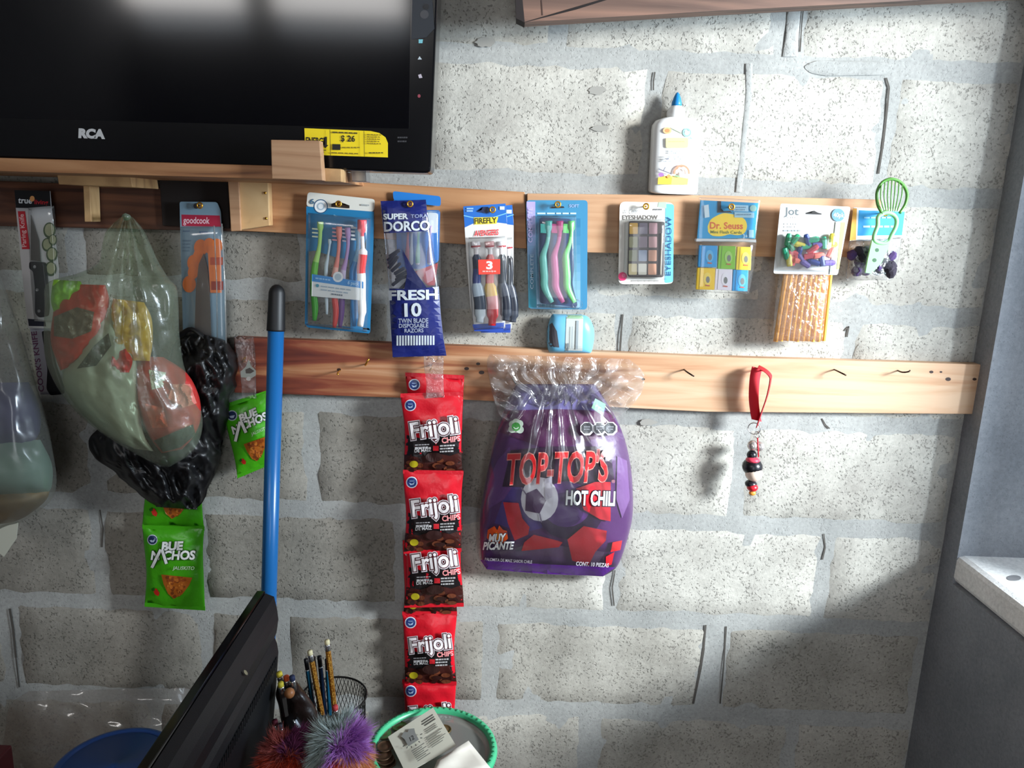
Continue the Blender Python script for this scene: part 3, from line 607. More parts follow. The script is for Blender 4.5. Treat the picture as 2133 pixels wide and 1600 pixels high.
# teal three-brush packs
def teal_pack(dx, dy, d, label, full):
    p = thing('toothbrush_pack', label, 'toothbrush pack', P(1160+dx, 426, d), 'teal packs of three toothbrushes')
    plate('backing_card', [(x+dx, y+dy) for x, y in rnd([(1096, 417), (1214, 417), (1213, 645), (1101, 643)], 8)], d, .001, M((44, 128, 168), .3), p)
    if not full: return
    pr = Print(flat(d))
    for k in range(12):   # print fades from lilac to teal down the side
        t = k/11; c = tuple(a+(b-a)*t for a, b in zip((176, 160, 214), (30, 128, 150))); y0, y1 = 420+k*18.4, 420+(k+1)*18.4
        pr.poly([(1097+4*t, y0), (1115+2*t, y0), (1115+2*t, y1), (1097+4*t, y1)], c, layer=1)
    for k in range(10):
        t = k/9; c = tuple(a+(b-a)*t for a, b in zip((38, 112, 152), (140, 176, 204))); y0 = 455+k*18.6
        pr.rect(1117+1*t, y0, 1209, y0+18.7, c, layer=1)
    pr.k = 3
    pr.poly(rnd([(1124, 452), (1190, 456), (1194, 500), (1196, 560), (1192, 590), (1204, 640), (1124, 632), (1122, 560)], 8), (36, 60, 104))
    pr.bars(1119, 443, 1206, 1, 4, 3.2, (190, 214, 228)).text('SOFT', (1186, 432), (1206, 432), 6, (150, 170, 214), .02).bars(1119, 634, 1158, 1, 4, 3, (30, 90, 110)).poly([(1149, 430), (1174, 430), (1176, 433), (1148, 434)], (30, 24, 22))
    pr.text('COMPLETE', (1109, 505), (1109, 432), 8, (190, 180, 226), .02).text('COMPLETE', (1111, 602), (1111, 530), 6, (170, 196, 216), .01)
    pr.build('print', p)
    for i, (hx, col, dk) in enumerate([(1143, (140, 228, 214), (90, 206, 196)), (1166, (244, 120, 184), (226, 70, 150)), (1190, (130, 222, 130), (90, 190, 96))]):
        pth = [(hx, 460), (hx, 482), (hx-3, 505), (hx-11, 530), (hx-11, 550), (hx-9, 575), (hx-8, 600), (hx+7, 630)]
        brush(p, pth, d+.009, [(0, dk), (.2, col)], .0058, [(hx-17, 466, hx-5, 485, dk)], k=.6)
    pr2 = Print(flat(d+.0005)); 
    blister('blister', [(1118, 452, 1200, 452, 0), (1117, 456, 1201, 456, .014), (1118, 540, 1202, 540, .016), (1121, 632, 1204, 634, .014), (1121, 637, 1204, 639, 0)], d+.001, p)
    vs = [P(1203+10*math.cos(a), 634+10*math.sin(a), d+.002) for a in [k*math.pi/8 for k in range(16)]]; tube('blister_button', vs+[vs[0]], .0006, CLEAR, p, 6)
teal_pack(10, 0, .033, 'teal three-toothbrush pack, the one mostly hidden behind', False)
teal_pack(0, 0, .040, 'teal pack of three toothbrushes in mint, pink and green', True)

# ================================================================== light-blue dispenser on the lower board
p = thing('plastic_dispenser', 'light-blue rounded plastic dispenser with a white paper band, on the lower board', 'dispenser', P(1188, 735, .02))
LB = M((112, 186, 222), .35); rows = [(1152, 654, 1210, 655, .0), (1147, 660, 1226, 661, .014), (1141, 680, 1236, 681, .020), (1139, 700, 1238, 701, .020), (1140, 722, 1235, 722, .018), (1143, 732, 1232, 733, .012), (1146, 735, 1228, 736, .0)]
bg = Bag(rows, .022, 0, .01, 1, 4, .5, .5); bg.build('body', LB, p, 22, 22)
pr = Print(bg.S, 10, .0004); pr.poly([(1140, 680), (1150, 672), (1160, 690), (1165, 724), (1146, 722), (1140, 710)], (86, 84, 92)); pr.build('window', p)
pr = Print(bg.S, 10, .0006); pr.poly([(1180, 655), (1215, 656), (1213, 736), (1177, 735)], (190, 196, 192)).poly([(1180, 656), (1215, 657), (1215, 664), (1180, 663)], (150, 186, 150)).line((1203, 668), (1201, 728), 5, (150, 160, 164)).line((1183, 715), (1182, 732), 3, (110, 120, 126)).line((1192, 680), (1191, 726), 1.5, (150, 160, 164)); pr.build('paper_band', p)

# ================================================================== eyeshadow card
p = thing('eyeshadow_card', 'white eyeshadow card with a twelve-colour palette and blue side strip', 'cosmetics', P(1346, 430, .04)); d = .042
plate('backing_card', rnd([(1291, 420), (1404, 422), (1402, 590), (1386, 592), (1288, 592)], 12), d, .0012, M((226, 222, 214), .4), p)
pr = Print(flat(d)); pr.poly(rnd([(1386, 424), (1404, 426), (1402, 588), (1384, 590)], 5), (106, 182, 212)).poly([(1372, 421), (1388, 421), (1388, 434), (1370, 431)], (170, 190, 170)).text('EYESHADOW', (1297, 457), (1370, 457), 8.5, (110, 104, 100), .02)
pr.text('W. Color', (1299, 446), (1332, 444), 9, (190, 190, 192), 0, shear=.3).bars(1361, 435, 1380, 1, 4, 3, (110, 110, 112)).bars(1316, 584, 1376, 1, 3, 2, (150, 146, 142)).text('EYESHADOW', (1397, 574), (1399, 452), 10, (24, 84, 128), .01).disc(1297, 576, 9, (226, 50, 110)).disc(1299, 574, 4, (240, 110, 150)); pr.build('print', p)
plate('tray', rnd([(1311, 460), (1386, 462), (1383, 578), (1308, 577)], 6), d+.008, .008, M((62, 52, 50), .35), p, bev=.001)
cl = [(206, 160, 70), (118, 108, 122), (170, 132, 138), (142, 138, 106), (132, 116, 126), (176, 138, 138), (124, 124, 98), (140, 150, 172), (190, 142, 120), (208, 192, 148), (216, 212, 198), (210, 156, 128)]
for i in range(12):
    c, r_ = i % 3, i//3; x = 1320+20.3*c-r_*.6; y = 476+28.3*r_; plate('swatch', rnd([(x-8.6, y-11.5), (x+8.6, y-11.5), (x+8.4, y+11.5), (x-8.8, y+11.5)], 2), d+.0092, .0012, M(cl[i], .6), p)
tube('applicator', [P(1379, 486, d+.010), P(1378, 520, d+.010), P(1376, 572, d+.010)], [.0014, .001, .0012], M((222, 214, 190), .4), p, 8)
blister('blister', [(1302, 458, 1391, 459, 0), (1301, 462, 1391, 463, .013), (1300, 520, 1390, 521, .014), (1298, 574, 1388, 576, .013), (1298, 579, 1388, 580, 0)], d+.0005, p)

# ================================================================== book / eraser pack with yellow blob header
p = thing('card_pack', 'clear pack of six bright mini books under a blue and yellow header', 'toy pack', P(1516, 431, .04)); d = .044
plate('header_card', [(1459, 417), (1581, 423), (1573, 497), (1452, 497)], d, .0012, M((30, 152, 204), .35), p)
pr = Print(flat(d))
blob = crv([(1474, 472, 0), (1480, 458, 0), (1494, 449, 0), (1508, 444, 0), (1524, 446, 0), (1540, 450, 0), (1552, 458, 0), (1556, 472, 0), (1550, 486, 0), (1536, 490, 0), (1520, 488, 0), (1504, 492, 0), (1484, 491, 0), (1475, 483, 0)], 3)
pr.poly([(v.x, v.y) for v in blob], (250, 214, 50)).text('Dr. Seuss', (1479, 476), (1547, 477), 13, (218, 92, 30), .025).text('Mini Flash Cards', (1480, 486), (1545, 487), 6, (100, 120, 40), .01)
pr.poly([(1495, 419), (1502, 419), (1502, 434), (1508, 440), (1520, 439), (1526, 443), (1494, 443)], (24, 22, 30)).rect(1528, 427, 1559, 440, (170, 208, 226), .03).rect(1530, 442, 1571, 453, (160, 198, 214), .02).disc(1569, 434, 7, (150, 190, 180)).text('3+', (1548, 496), (1557, 496), 8, (200, 226, 236), .02).rect(1560, 479, 1570, 495, (170, 210, 228)).poly([(1466, 428), (1476, 426), (1478, 452), (1468, 454)], (206, 220, 226)).bars(1533, 431, 1555, 2, 5, 2, (110, 140, 160)).bars(1535, 446, 1567, 1, 5, 2, (110, 140, 160)); pr.build('print', p)
bk = [((1457, 511, 1495, 556), (28, 150, 214)), ((1498, 512, 1533, 560), (130, 190, 40)), ((1536, 514, 1566, 562), (250, 214, 40)), ((1453, 558, 1490, 603), (244, 200, 24)), ((1491, 560, 1526, 604), (236, 226, 236)), ((1528, 562, 1559, 606), (40, 156, 220))]
for (x0, y0, x1, y1), c in bk:
    o = plate('mini_book', [(x0, y0), (x1, y0+1), (x1-2, y1+1), (x0-3, y1)], d+.006, .006, M(c, .4), p, bev=.0006)
    c2 = tuple(v*.72 for v in c); pr = Print(flat(d+.006)); pr.line((x0+6, y0+1), (x0+3, y1-1), 1.4, c2); cx, cy = (x0+x1)/2+2, (y0+y1)/2
    pr.disc(cx, cy, 8, tuple(min(255, v*.7+70) for v in c), ry=13).disc(cx+1, cy+2, 4, (120, 120, 116), ry=7).line((cx-4, cy+14), (cx+5, cy+15), 2.4, (200, 90, 60)); pr.build('print', o)
blister('box_front', [(1450, 502, 1577, 504, .0), (1449, 505, 1576, 507, .012), (1447, 556, 1570, 560, .012), (1445, 603, 1561, 609, .012), (1445, 606, 1561, 611, 0)], d, p, pw=12)
plate('box_edge', [(1451, 497), (1575, 499), (1575, 505), (1450, 503)], d+.010, .012, film((.95, .97, .98), .45, (.85, .87, .88), .2, .1, 'box_fold'), p)
blister('header_film', [(1456, 414, 1584, 420, 0), (1455, 418, 1583, 424, .002), (1450, 496, 1575, 498, .002), (1450, 498, 1575, 500, 0)], d+.001, p, pw=12)

# ================================================================== eraser card
p = thing('eraser_card', 'grey-white hanging card with a blister of forty coloured pencil-top erasers', 'stationery', P(1690, 436, .05)); d = .058
plate('backing_card', rnd([(1626, 424), (1772, 431), (1745, 573), (1611, 570)], 5), d, .001, M((206, 206, 204), .4), p)
pr = Print(flat(d)); pr.text('Jot', (1634, 447), (1663, 448), 15, (96, 104, 106), .015).bars(1634, 452, 1662, 1, 4, 2, (186, 188, 188)).bars(1633, 465, 1664, 2, 6, 3, (186, 188, 190)).bars(1632, 479, 1670, 1, 4, 3, (150, 154, 156)).poly([(1680, 443), (1690, 443), (1696, 439), (1704, 443), (1712, 445), (1711, 447), (1680, 446)], (30, 26, 24))
pr.poly([(1741, 462), (1752, 463), (1741, 572), (1728, 571)], (178, 190, 176)).poly([(1752, 463), (1761, 463), (1748, 560), (1743, 562)], (206, 204, 120)).disc(1746, 448, 13.5, (92, 140, 164)).text('40pk', (1736, 452), (1758, 453), 9, (200, 222, 232), .02); pr.build('print', p)
ec = [(236, 120, 104), (40, 160, 120), (40, 66, 140), (104, 84, 160), (222, 206, 80), (226, 92, 104), (30, 148, 100)]
ers = []
for k in range(27):
    for _ in range(80):
        x, y = 1640+R.random()*96, 499+R.random()*52
        if all((x-a)**2+(y-b_)**2 > 150 for a, b_ in ers): break
    ers.append((x, y)); a = R.random()*math.pi; q = P(x-(y-493)*.12, y, d+.006+R.random()*.004); e = Vector((math.cos(a), (R.random()-.5)*.6, math.sin(a))).normalized()
    vs, fs = tube_data([q-e*.0098, q-e*.0090, q+e*.005, q+e*.0095, q+e*.0100], [.0038, .0047, .0051, .0036, .0025], 8); mesh('eraser', vs, fs, M(ec[k % 7], .5), p, False)
blister('blister', [(1631, 492, 1745, 496, 0), (1630, 496, 1745, 500, .015), (1627, 530, 1740, 534, .017), (1624, 558, 1736, 560, .015), (1624, 563, 1735, 565, 0)], d+.001, p, seed=4, wr=.001)

# pencils in a clear sleeve behind the eraser card
p = thing('pencil_sleeve', 'clear sleeve of orange pencils hanging below the eraser card', 'stationery', P(1680, 500, .045)); d = .042
OR = M((236, 168, 62), .35)
for i in range(10):
    t = i/9; x0, x1 = 1640+t*88, 1614+t*100+R.random()*2
    vs, fs = tube_data([P(x0+8, 500, d+.002), P(x1, 709+R.random()*3, d+.002+(i % 2)*.001)], .0042, 6); o = mesh('pencil', vs, fs, OR, p, False)
blister('sleeve', [(1640, 500, 1735, 503, 0), (1634, 520, 1735, 523, .010), (1622, 580, 1730, 582, .012), (1612, 660, 1722, 664, .012), (1608, 706, 1718, 709, .009), (1607, 713, 1717, 715, 0)], d-.001, p, CLEAR_CRINKLE, wr=.0025, fr=.05)

# bag of black pompoms behind the slicer
p = thing('pompom_bag', 'clear bag of black and purple craft pompoms with a blue header card', 'craft pack', P(1830, 436, .04)); d = .040
plate('header_card', [(1778, 432), (1886, 437), (1880, 494), (1770, 502)], d, .001, M((226, 230, 232), .4), p)
pr = Print(flat(d)); pr.poly([(1789, 438), (1885, 441), (1879, 490), (1786, 491)], (34, 150, 214)).poly([(1777, 434), (1785, 434), (1783, 500), (1770, 501)], (224, 160, 60)).bars(1798, 470, 1870, 1, 5, 4, (190, 222, 240)).bars(1800, 452, 1860, 1, 5, 3, (150, 206, 236)); pr.build('print', p)
for k in range(24):
    x, y = 1772+R.random()*88, 512+R.random()*62; c = R.choice([(36, 32, 42), (48, 42, 54), (70, 50, 96), (52, 50, 56)]); q = P(x, y, d+.004+R.random()*.004)
    bm = bmesh.new(); bmesh.ops.create_icosphere(bm, subdivisions=2, radius=.0082+R.random()*.002, matrix=Matrix.Translation(q))
    for v in bm.verts: v.co += (v.co-q)*(R.random()*.3-.1)
    frombm('pompom', bm, M(c, .95), p)
Bag([(1771, 500, 1880, 494, .0), (1768, 508, 1878, 504, .012), (1764, 540, 1872, 540, .016), (1762, 572, 1862, 574, .012), (1763, 584, 1858, 584, 0)], d-.001, .003, .07, 6, ridge=True).build('bag_film', CLEAR_CRINKLE, p)

# green avocado slicer
p = thing('slicer', 'light green hand slicer with a barred oval head, nearest the corner', 'kitchen tool', P(1845, 444, .06)); d = .062
G1, G2 = M((80, 136, 56), .35), M((146, 214, 146), .35)
head = crv([P(x, y, dd) for x, y, dd in [(1836, 442, .07), (1828, 425, .066), (1827, 400, .062), (1838, 380, .060), (1858, 373, .060), (1878, 382, .060), (1889, 402, .062), (1886, 425, .066), (1874, 444, .07)]], 5)
tube('rim', head, .0026, G1, p, 8)
for i in range(7):
    t = (i+1)/8; x = 1829+t*58; yt = 374+14*abs(2*t-1)**2.2; yb = 440
    tube('bar', crv([P(x, yt, .060), P(x-2, (yt+yb)/2, .074), P(1837+t*36, yb, .07)], 4), .0009, G1, p, 6)
loop = crv([P(x, y, .071) for x, y in [(1838, 446), (1829, 452), (1828, 470), (1821, 490), (1822, 502), (1836, 507), (1850, 504), (1857, 490), (1866, 472), (1867, 456), (1858, 446), (1845, 443), (1836, 446)]], 4)
tube('loop', loop, .0036, G2, p, 8)
bm = bmesh.new(); plate_bm(bm, [(1817, 500), (1836, 506), (1856, 496), (1850, 520), (1836, 548), (1815, 570), (1803, 568), (1808, 540)], .073, .004, 0); frombm('handle', bm, G2, p)
pr = Print(flat(.073)); pr.disc(1827, 521, 4, (50, 90, 60)).disc(1822, 542, 4, (50, 90, 60)); pr.build('rivet_hole', p)

# ================================================================== glue bottle
p = thing('glue_bottle', 'white glue bottle with a blue pointed cap standing on the pale board', 'bottle', P(1401, 404, .02))
gc = P(1401, 404, .021); gz = lambda y: P(1405, y, .021).z; ln = lambda px: px/1600*1.30
WH = M((240, 240, 238), .3); prof = [(.030, gz(405)), (.0385, gz(403)), (.040, gz(398)), (.0400, gz(330)), (.0400, gz(272)), (.039, gz(262)), (.034, gz(253)), (.024, gz(248)), (.013, gz(245))]
axis = P(1408, 230, .021).x-gc.x; h = gz(245)-gz(405)
vs, fs = [], []; sg = 32
for r, z in prof:
    for k in range(sg):
        a = 2*math.pi*k/sg; cs, sn = math.cos(a), math.sin(a); sx = math.copysign(abs(cs)**.6, cs); sy = math.copysign(abs(sn)**.6, sn)
        vs.append((gc.x+r*sx+axis*(z-gz(405))/h*.6, gc.y+min(r, .0195)*sy, z))
for i in range(len(prof)-1):
    for k in range(sg): fs.append((i*sg+k, i*sg+(k+1) % sg, (i+1)*sg+(k+1) % sg, (i+1)*sg+k))
fs += [tuple(range(sg))[::-1], tuple((len(prof)-1)*sg+k for k in range(sg))]
mesh('body', vs, fs, WH, p, True)
top = Vector((P(1408, 235, .021).x, gc.y, 0))
lathe('collar', [(.012, gz(247)), (.0145, gz(243)), (.0150, gz(236)), (.0135, gz(227)), (.0095, gz(223)), (.009, gz(221))], top, WH, p, 24)
lathe('cap', [(.0085, gz(223)), (.0080, gz(214)), (.0058, gz(203)), (.0030, gz(195)), (.0008, gz(192))], top, M((30, 126, 190), .4), p, 20)
S = lambda x, y, l=0: P(x, y, .0408+l); pr = Print(S, step=.0002)
pr.disc(1390, 272, 9, (246, 180, 130), ry=7).disc(1390, 272, 5, (238, 140, 90), ry=4).line((1396, 266), (1420, 278), 1.4, (150, 160, 130)).ring(1431, 276, 9, 3, (150, 214, 206)).disc(1431, 277, 5, (206, 238, 232)).line((1425, 288), (1441, 288), 2, (170, 220, 205)).line((1436, 284), (1442, 290), 1.4, (150, 210, 200))
pr.poly(rnd([(1387, 287), (1434, 287), (1433, 308), (1387, 308)], 4), (248, 232, 150)).bars(1392, 294, 1428, 1, 4, 1.6, (200, 190, 130)).bars(1392, 313, 1426, 2, 4, 2.4, (196, 208, 216)).bars(1382, 325, 1434, 3, 4.4, 2, (214, 222, 228))
pr.poly([(1371, 370), (1400, 366), (1434, 372), (1432, 385), (1370, 384)], (252, 224, 120)).poly([(1371, 370), (1390, 366), (1400, 370), (1398, 384), (1370, 384)], (250, 200, 70)).ring(1420, 360, 17, 4, (240, 150, 120), a0=170, a1=370).ring(1420, 360, 12, 4, (248, 206, 180), a0=170, a1=370).disc(1420, 362, 5, (250, 226, 214)).disc(1377, 364, 6, (160, 110, 170), ry=4).line((1372, 352), (1398, 362), 2, (110, 110, 120)).line((1382, 355), (1386, 348), 2, (120, 120, 130)).line((1388, 332), (1393, 330), 3, (130, 130, 140)).disc(1393, 367, 4, (250, 160, 90)).line((1405, 366), (1416, 368), 3, (150, 180, 140))
pr.build('label_print', p)

# ================================================================== red strap key chain (plain bead charm)
p = thing('key_chain', 'red strap key chain with a beaded black, cream and red charm', 'key chain', P(1580, 768, .04))
RD = M((214, 24, 44), .5)
L1 = [(1577, 766, .038), (1572, 790, .039), (1570, 830, .041), (1573, 860, .043), (1576, 876, .044)]
L2 = [(1580, 764, .042), (1594, 772, .056), (1604, 782, .062), (1605, 792, .063), (1598, 825, .058), (1586, 860, .049), (1577, 888, .046)]
def strap(cl, wv):
    c = crv([P(*q) for q in cl], 5); vs, fs = [], []
    for q in c: 
        for s1, s2 in ((-1, -1), (1, -1), (1, 1), (-1, 1)): vs.append(q+wv*s1+Vector((.0006, -.0006, 0))*s2)
    for i in range(len(c)-1):
        for k in range(4): fs.append((i*4+k, i*4+(k+1) % 4, i*4+4+(k+1) % 4, i*4+4+k))
    fs += [(0, 1, 2, 3), tuple(len(vs)-4+k for k in range(4))[::-1]]
    return vs, fs
v1, f1 = strap(L1, Vector((.0085, .001, -.002))); v2, f2 = strap(L2, Vector((.0042, .0085, .001)))
top_ = [(1577, 766, .038), (1580, 762, .042), (1592, 769, .055)]
mesh('strap', v1, f1, RD, p); mesh('strap', v2, f2, M((196, 18, 38), .5), p)
def ringm(name, c, r, wr, nrm, mat):
    q = Vector(nrm).to_track_quat('Z', 'Y').to_matrix(); pts = [c+q @ Vector((r*math.cos(a), r*math.sin(a), 0)) for a in [k*math.pi/10 for k in range(21)]]; tube(name, pts, wr, mat, p, 6)
ringm('split_ring', P(1571, 893, .046), .0105, .0008, (.5, 1, .1), SILVER); ringm('link', P(1577, 906, .046), .006, .0008, (1, .4, 0), SILVER)
def bead(x, y, r, c, dd=.046, sx=1, sz=1, rough=.3, met=0):
    bm = bmesh.new(); bmesh.ops.create_uvsphere(bm, u_segments=16, v_segments=10, radius=1)
    q = P(x, y, dd); k = 1.29/1600
    for v in bm.verts: v.co = q+Vector((v.co.x*r*k*sx, v.co.y*r*k, v.co.z*r*k*sz))
    return frombm('bead', bm, M(c, rough, met), p, True)
bead(1568, 928, 12, (206, 196, 190), .046, rough=.2, met=.6); bead(1582, 930, 11, (196, 190, 186), .043, rough=.2, met=.6)
tube('cord', [P(1578, 912, .05), P(1579, 935, .055), P(1580, 952, .052)], .0012, RD, p, 8)
bead(1566, 948, 11, (26, 26, 32), .046)
bead(1567, 972, 22, (22, 22, 28), .046, 1.0, .9); bead(1568, 958, 14, (222, 70, 92), .050, 1.1, .5)
bead(1570, 986, 19, (238, 214, 196), .050, 1, .95); bead(1564, 1008, 13, (30, 28, 34), .047, 1, .7); bead(1567, 1015, 13, (206, 34, 46), .050, .95, .75); bead(1567, 1027, 6, (228, 150, 60), .050, 1.3)

# ================================================================== SNACK BAGS
def chip_bag(name, label, group, corners, d, seed, bulge, base, fn, clip=None):
    """corners: TL, TR, BR, BL of the whole bag in photo pixels; local u, v run 0..1"""
    tl, tr, br_, bl = [Vector(c) for c in corners]
    rows = []
    for k in range(9):
        v = k/8; a, b_ = tl+(bl-tl)*v, tr+(br_-tr)*v; pinch = .03*math.sin(math.pi*v)*(b_.x-a.x); sw = 2*math.sin(seed*5+v*7)
        bu = bulge*(0 if k in (0, 8) else min(1, .35+1.6*min(v, 1-v)))
        rows.append((a.x+pinch+sw*.5, a.y, b_.x-pinch+sw*.5, b_.y, bu))
    bg = Bag(rows, d, .0035, .028, seed, 2.4, .6, .3)
    p = thing(name, label, 'snack bag', P((tl.x+tr.x)/2, tl.y, d), group)
    bg.build('wrapper', base, p, 26, 18)
    T = lambda u, v: (lambda a, b_: (a.x+(b_.x-a.x)*u, a.y+(b_.y-a.y)*u))(tl+(bl-tl)*v+Vector((0, 0)), tr+(br_-tr)*v)
    def E(u, v):
        r = bg.row(v); return (r[0]+(r[2]-r[0])*u, r[1]+(r[3]-r[1])*u)
    pr = Print(bg.S, 14, .0004, .35); fn(pr, E); pr.build('print', p)
    for vv in (0., 1.):
        r = bg.row(vv if vv < 1 else .99999); s_ = -1 if vv == 0 else 1
        plate('crimp', [(r[0], r[1]-4), (r[2], r[3]-4), (r[2], r[3]+4), (r[0], r[1]+4)], d+.0008, .0012, base, p)
    return p
REDW, NACHO = M((200, 22, 38), .3, 0, .5, .3, 120), M((70, 166, 24), .3, 0, .5, .3, 120)
def poly_uv(E, uv, n=6):
    out = []
    for i, (a, b_) in enumerate(uv):
        c, d_ = uv[(i+1) % len(uv)]
        for k in range(n): out.append(E(a+(c-a)*k/n, b_+(d_-b_)*k/n))
    return out
def frijoli_art(pr, E):
    pr.poly(poly_uv(E, [(.0, .50), (.3, .56), (.6, .53), (1, .46), (1, 1), (0, 1)]), (26, 20, 22))
    pr.poly(poly_uv(E, [(.0, .76), (.25, .80), (.5, .74), (.8, .79), (1, .74), (1, .998), (0, .998)]), (62, 26, 22))
    r = random.Random(3)
    for k in range(16):
        x, y = E(.08+.84*r.random(), .82+.15*r.random()); pr.disc(x, y, 5+6*r.random(), r.choice([(84, 38, 28), (48, 20, 18), (104, 54, 34)]), ry=4+2*r.random(), n=9)
    x, y = E(.52, .80); pr.disc(x, y, 18, (50, 26, 24), ry=10)
    x, y = E(.14, .13); pr.disc(x, y, 12, (214, 220, 230)).disc(x, y, 10, (40, 60, 120)).poly([(x-6, y+1), (x, y+3), (x+6, y-1), (x+4, y+5), (x-3, y+6)], (170, 190, 220)).rect(x-5, y-4, x+5, y-1.5, (120, 140, 180))
    a, b_ = E(.13, .56), E(.94, .49); h = E(.5, .53)[1]-E(.5, .28)[1]
    pr.text('Frijoli', a, b_, h*.80, (70, 16, 26), .06, (196, 186, 190), .10).text('Frijoli', a, b_, h*.80, (230, 222, 222), .022)
    pr.text('CHIPS', E(.66, .625), E(.98, .60), h*.26, (238, 150, 150), .03)
    c = (176, 172, 172)
    pr.bars(*E(.18, .635), E(.45, .635)[0], 2, 5, 2, (150, 146, 148), -.05).text('DE MAIZ', E(.18, .735), E(.47, .725), h*.15, c, .02).bars(*E(.18, .675), E(.48, .67)[0], 1, 4, 3, c, -.04).rect(*E(.50, .655), *E(.60, .72), (190, 30, 40)).bars(*E(.62, .65), E(.9, .64)[0], 3, 6, 3, c, -.05)
    x, y = E(.17, .885); pr.disc(x, y, 9, (176, 160, 30), ry=7)
def nacho_art(pr, E):
    r = random.Random(5)
    x, y = E(.15, .16); pr.disc(x, y, 11, (190, 200, 210)).disc(x, y, 9, (34, 50, 90)).poly([(x-6, y+1), (x+6, y-1), (x+3, y+5), (x-3, y+5)], (180, 195, 215))
    tri = [(.26, .60), (.8, .62), (.74, .72), (.62, .84), (.48, .90), (.38, .84), (.30, .72)]
    pr.poly(poly_uv(E, tri, 3), (170, 92, 30))
    for k in range(70):
        u, v = .30+.44*r.random(), .62+.25*r.random()
        if abs(u-.52) < .25*(1-(v-.6)/.34): x, y = E(u, v); pr.disc(x, y, 1.5+2.5*r.random(), r.choice([(206, 128, 50), (140, 66, 24), (190, 110, 44), (120, 60, 26)]), n=6, layer=pr.k)
    pr.k += 1
    pr.poly(poly_uv(E, [(.12, .80), (.18, .78), (.24, .84), (.22, .88), (.16, .86)], 2), (190, 40, 30)).poly(poly_uv(E, [(.09, .79), (.14, .77), (.16, .81), (.11, .82)], 2), (30, 96, 20))
    W, O = (232, 234, 230), (30, 60, 24); hh = E(.5, .5)[1]-E(.5, 0)[1]
    pr.text('BUE', E(.30, .29), E(.66, .27), hh*.2, W, .05, O, .085, .15).text('N CHOS', E(.10, .415), E(.86, .385), hh*.21, W, .04, O, .085, .15)
    for u0, v0, u1, v1 in ((.28, .28, .10, .52), (.30, .28, .36, .46)): pr.line(E(u0, v0), E(u1, v1), 9, O)
    for u0, v0, u1, v1 in ((.28, .28, .10, .52), (.30, .28, .36, .46)): pr.line(E(u0, v0), E(u1, v1), 6, W)
    pr.text('JALISKITO', E(.46, .53), E(.84, .52), hh*.085, (206, 216, 196), .01, shear=.2)
FG = 'red and black chocolate chip bags in a hanging strip'
chip_bag('snack_bag', 'red chip bag at the very top of the strip, only its top edge showing', FG, [(845, 780), (968, 786), (964, 940), (848, 938)], .028, 1, .006, REDW, frijoli_art)
for lab, c, d, sd in [('narrow red chip bag low in the strip, fully readable, above the green tray', [(837, 1278), (951, 1278), (950, 1424), (842, 1424)], .030, 4),
                      ('dark bag whose brown lower end shows under the third bag of the strip', [(838, 1130), (950, 1130), (952, 1280), (840, 1279)], .026, 8),
                      ('lowest red chip bag of the strip, half behind the green tray', [(838, 1420), (950, 1422), (948, 1570), (842, 1570)], .026, 5),
                      ('third red chip bag down the strip, the top of its lettering covered', [(846, 1098), (962, 1098), (966, 1260), (842, 1262)], .046, 3),
                      ('second red chip bag down the strip, beside the purple bag', [(840, 983), (966, 985), (962, 1146), (842, 1150)], .056, 2),
                      ('uppermost fully visible red chip bag, below the navy razor bag', [(835, 824), (966, 820), (964, 984), (842, 986)], .048, 6)]:
    chip_bag('snack_bag', lab, FG, c, d, sd, .012, REDW, frijoli_art)
tag(Bag([(882, 742, 924, 742, .0), (884, 770, 924, 770, .002), (888, 800, 924, 800, .002), (886, 830, 926, 828, 0)], .052, .002, .06, 2).build('hang_strip', CLEAR_CRINKLE), 'clear plastic strip hanging over the chocolate chip bags', 'hang strip')
NG = 'green nacho chip bags'
chip_bag('snack_bag', 'green nacho bag with its top tucked up behind the black bag', NG, [(300, 925), (420, 930), (426, 1100), (297, 1096)], .022, 11, .012, NACHO, nacho_art)
chip_bag('snack_bag', 'green nacho bag hanging lowest, below the black bag', NG, [(297, 1098), (426, 1102), (428, 1268), (302, 1260)], .036, 12, .014, NACHO, nacho_art)
def nacho_tilt(pr, E): nacho_art(pr, E)
chip_bag('snack_bag', 'tilted green nacho bag half behind the blue broom handle', NG, [(461, 848), (572, 812), (582, 956), (494, 993)], .036, 13, .014, NACHO, nacho_tilt)
o = Bag([(488, 700, 528, 702, .0), (492, 735, 532, 737, .002), (500, 780, 533, 782, .004), (505, 830, 534, 830, 0)], .047, .002, .06, 4).build('hang_strip', CLEAR_CRINKLE)
tag(o, 'clear plastic strip with a torn white patch above the tilted nacho bag', 'hang strip')
pr = Print(flat(.053)); pr.poly([(518, 748), (523, 762), (533, 772), (533, 782), (524, 788), (502, 786), (501, 774), (512, 764)], (206, 214, 206)).poly([(511, 770), (520, 766), (530, 773), (522, 778), (512, 778)], (110, 104, 100)).disc(518, 789, 4.5, (240, 240, 236)); pr.build('torn_label', o)

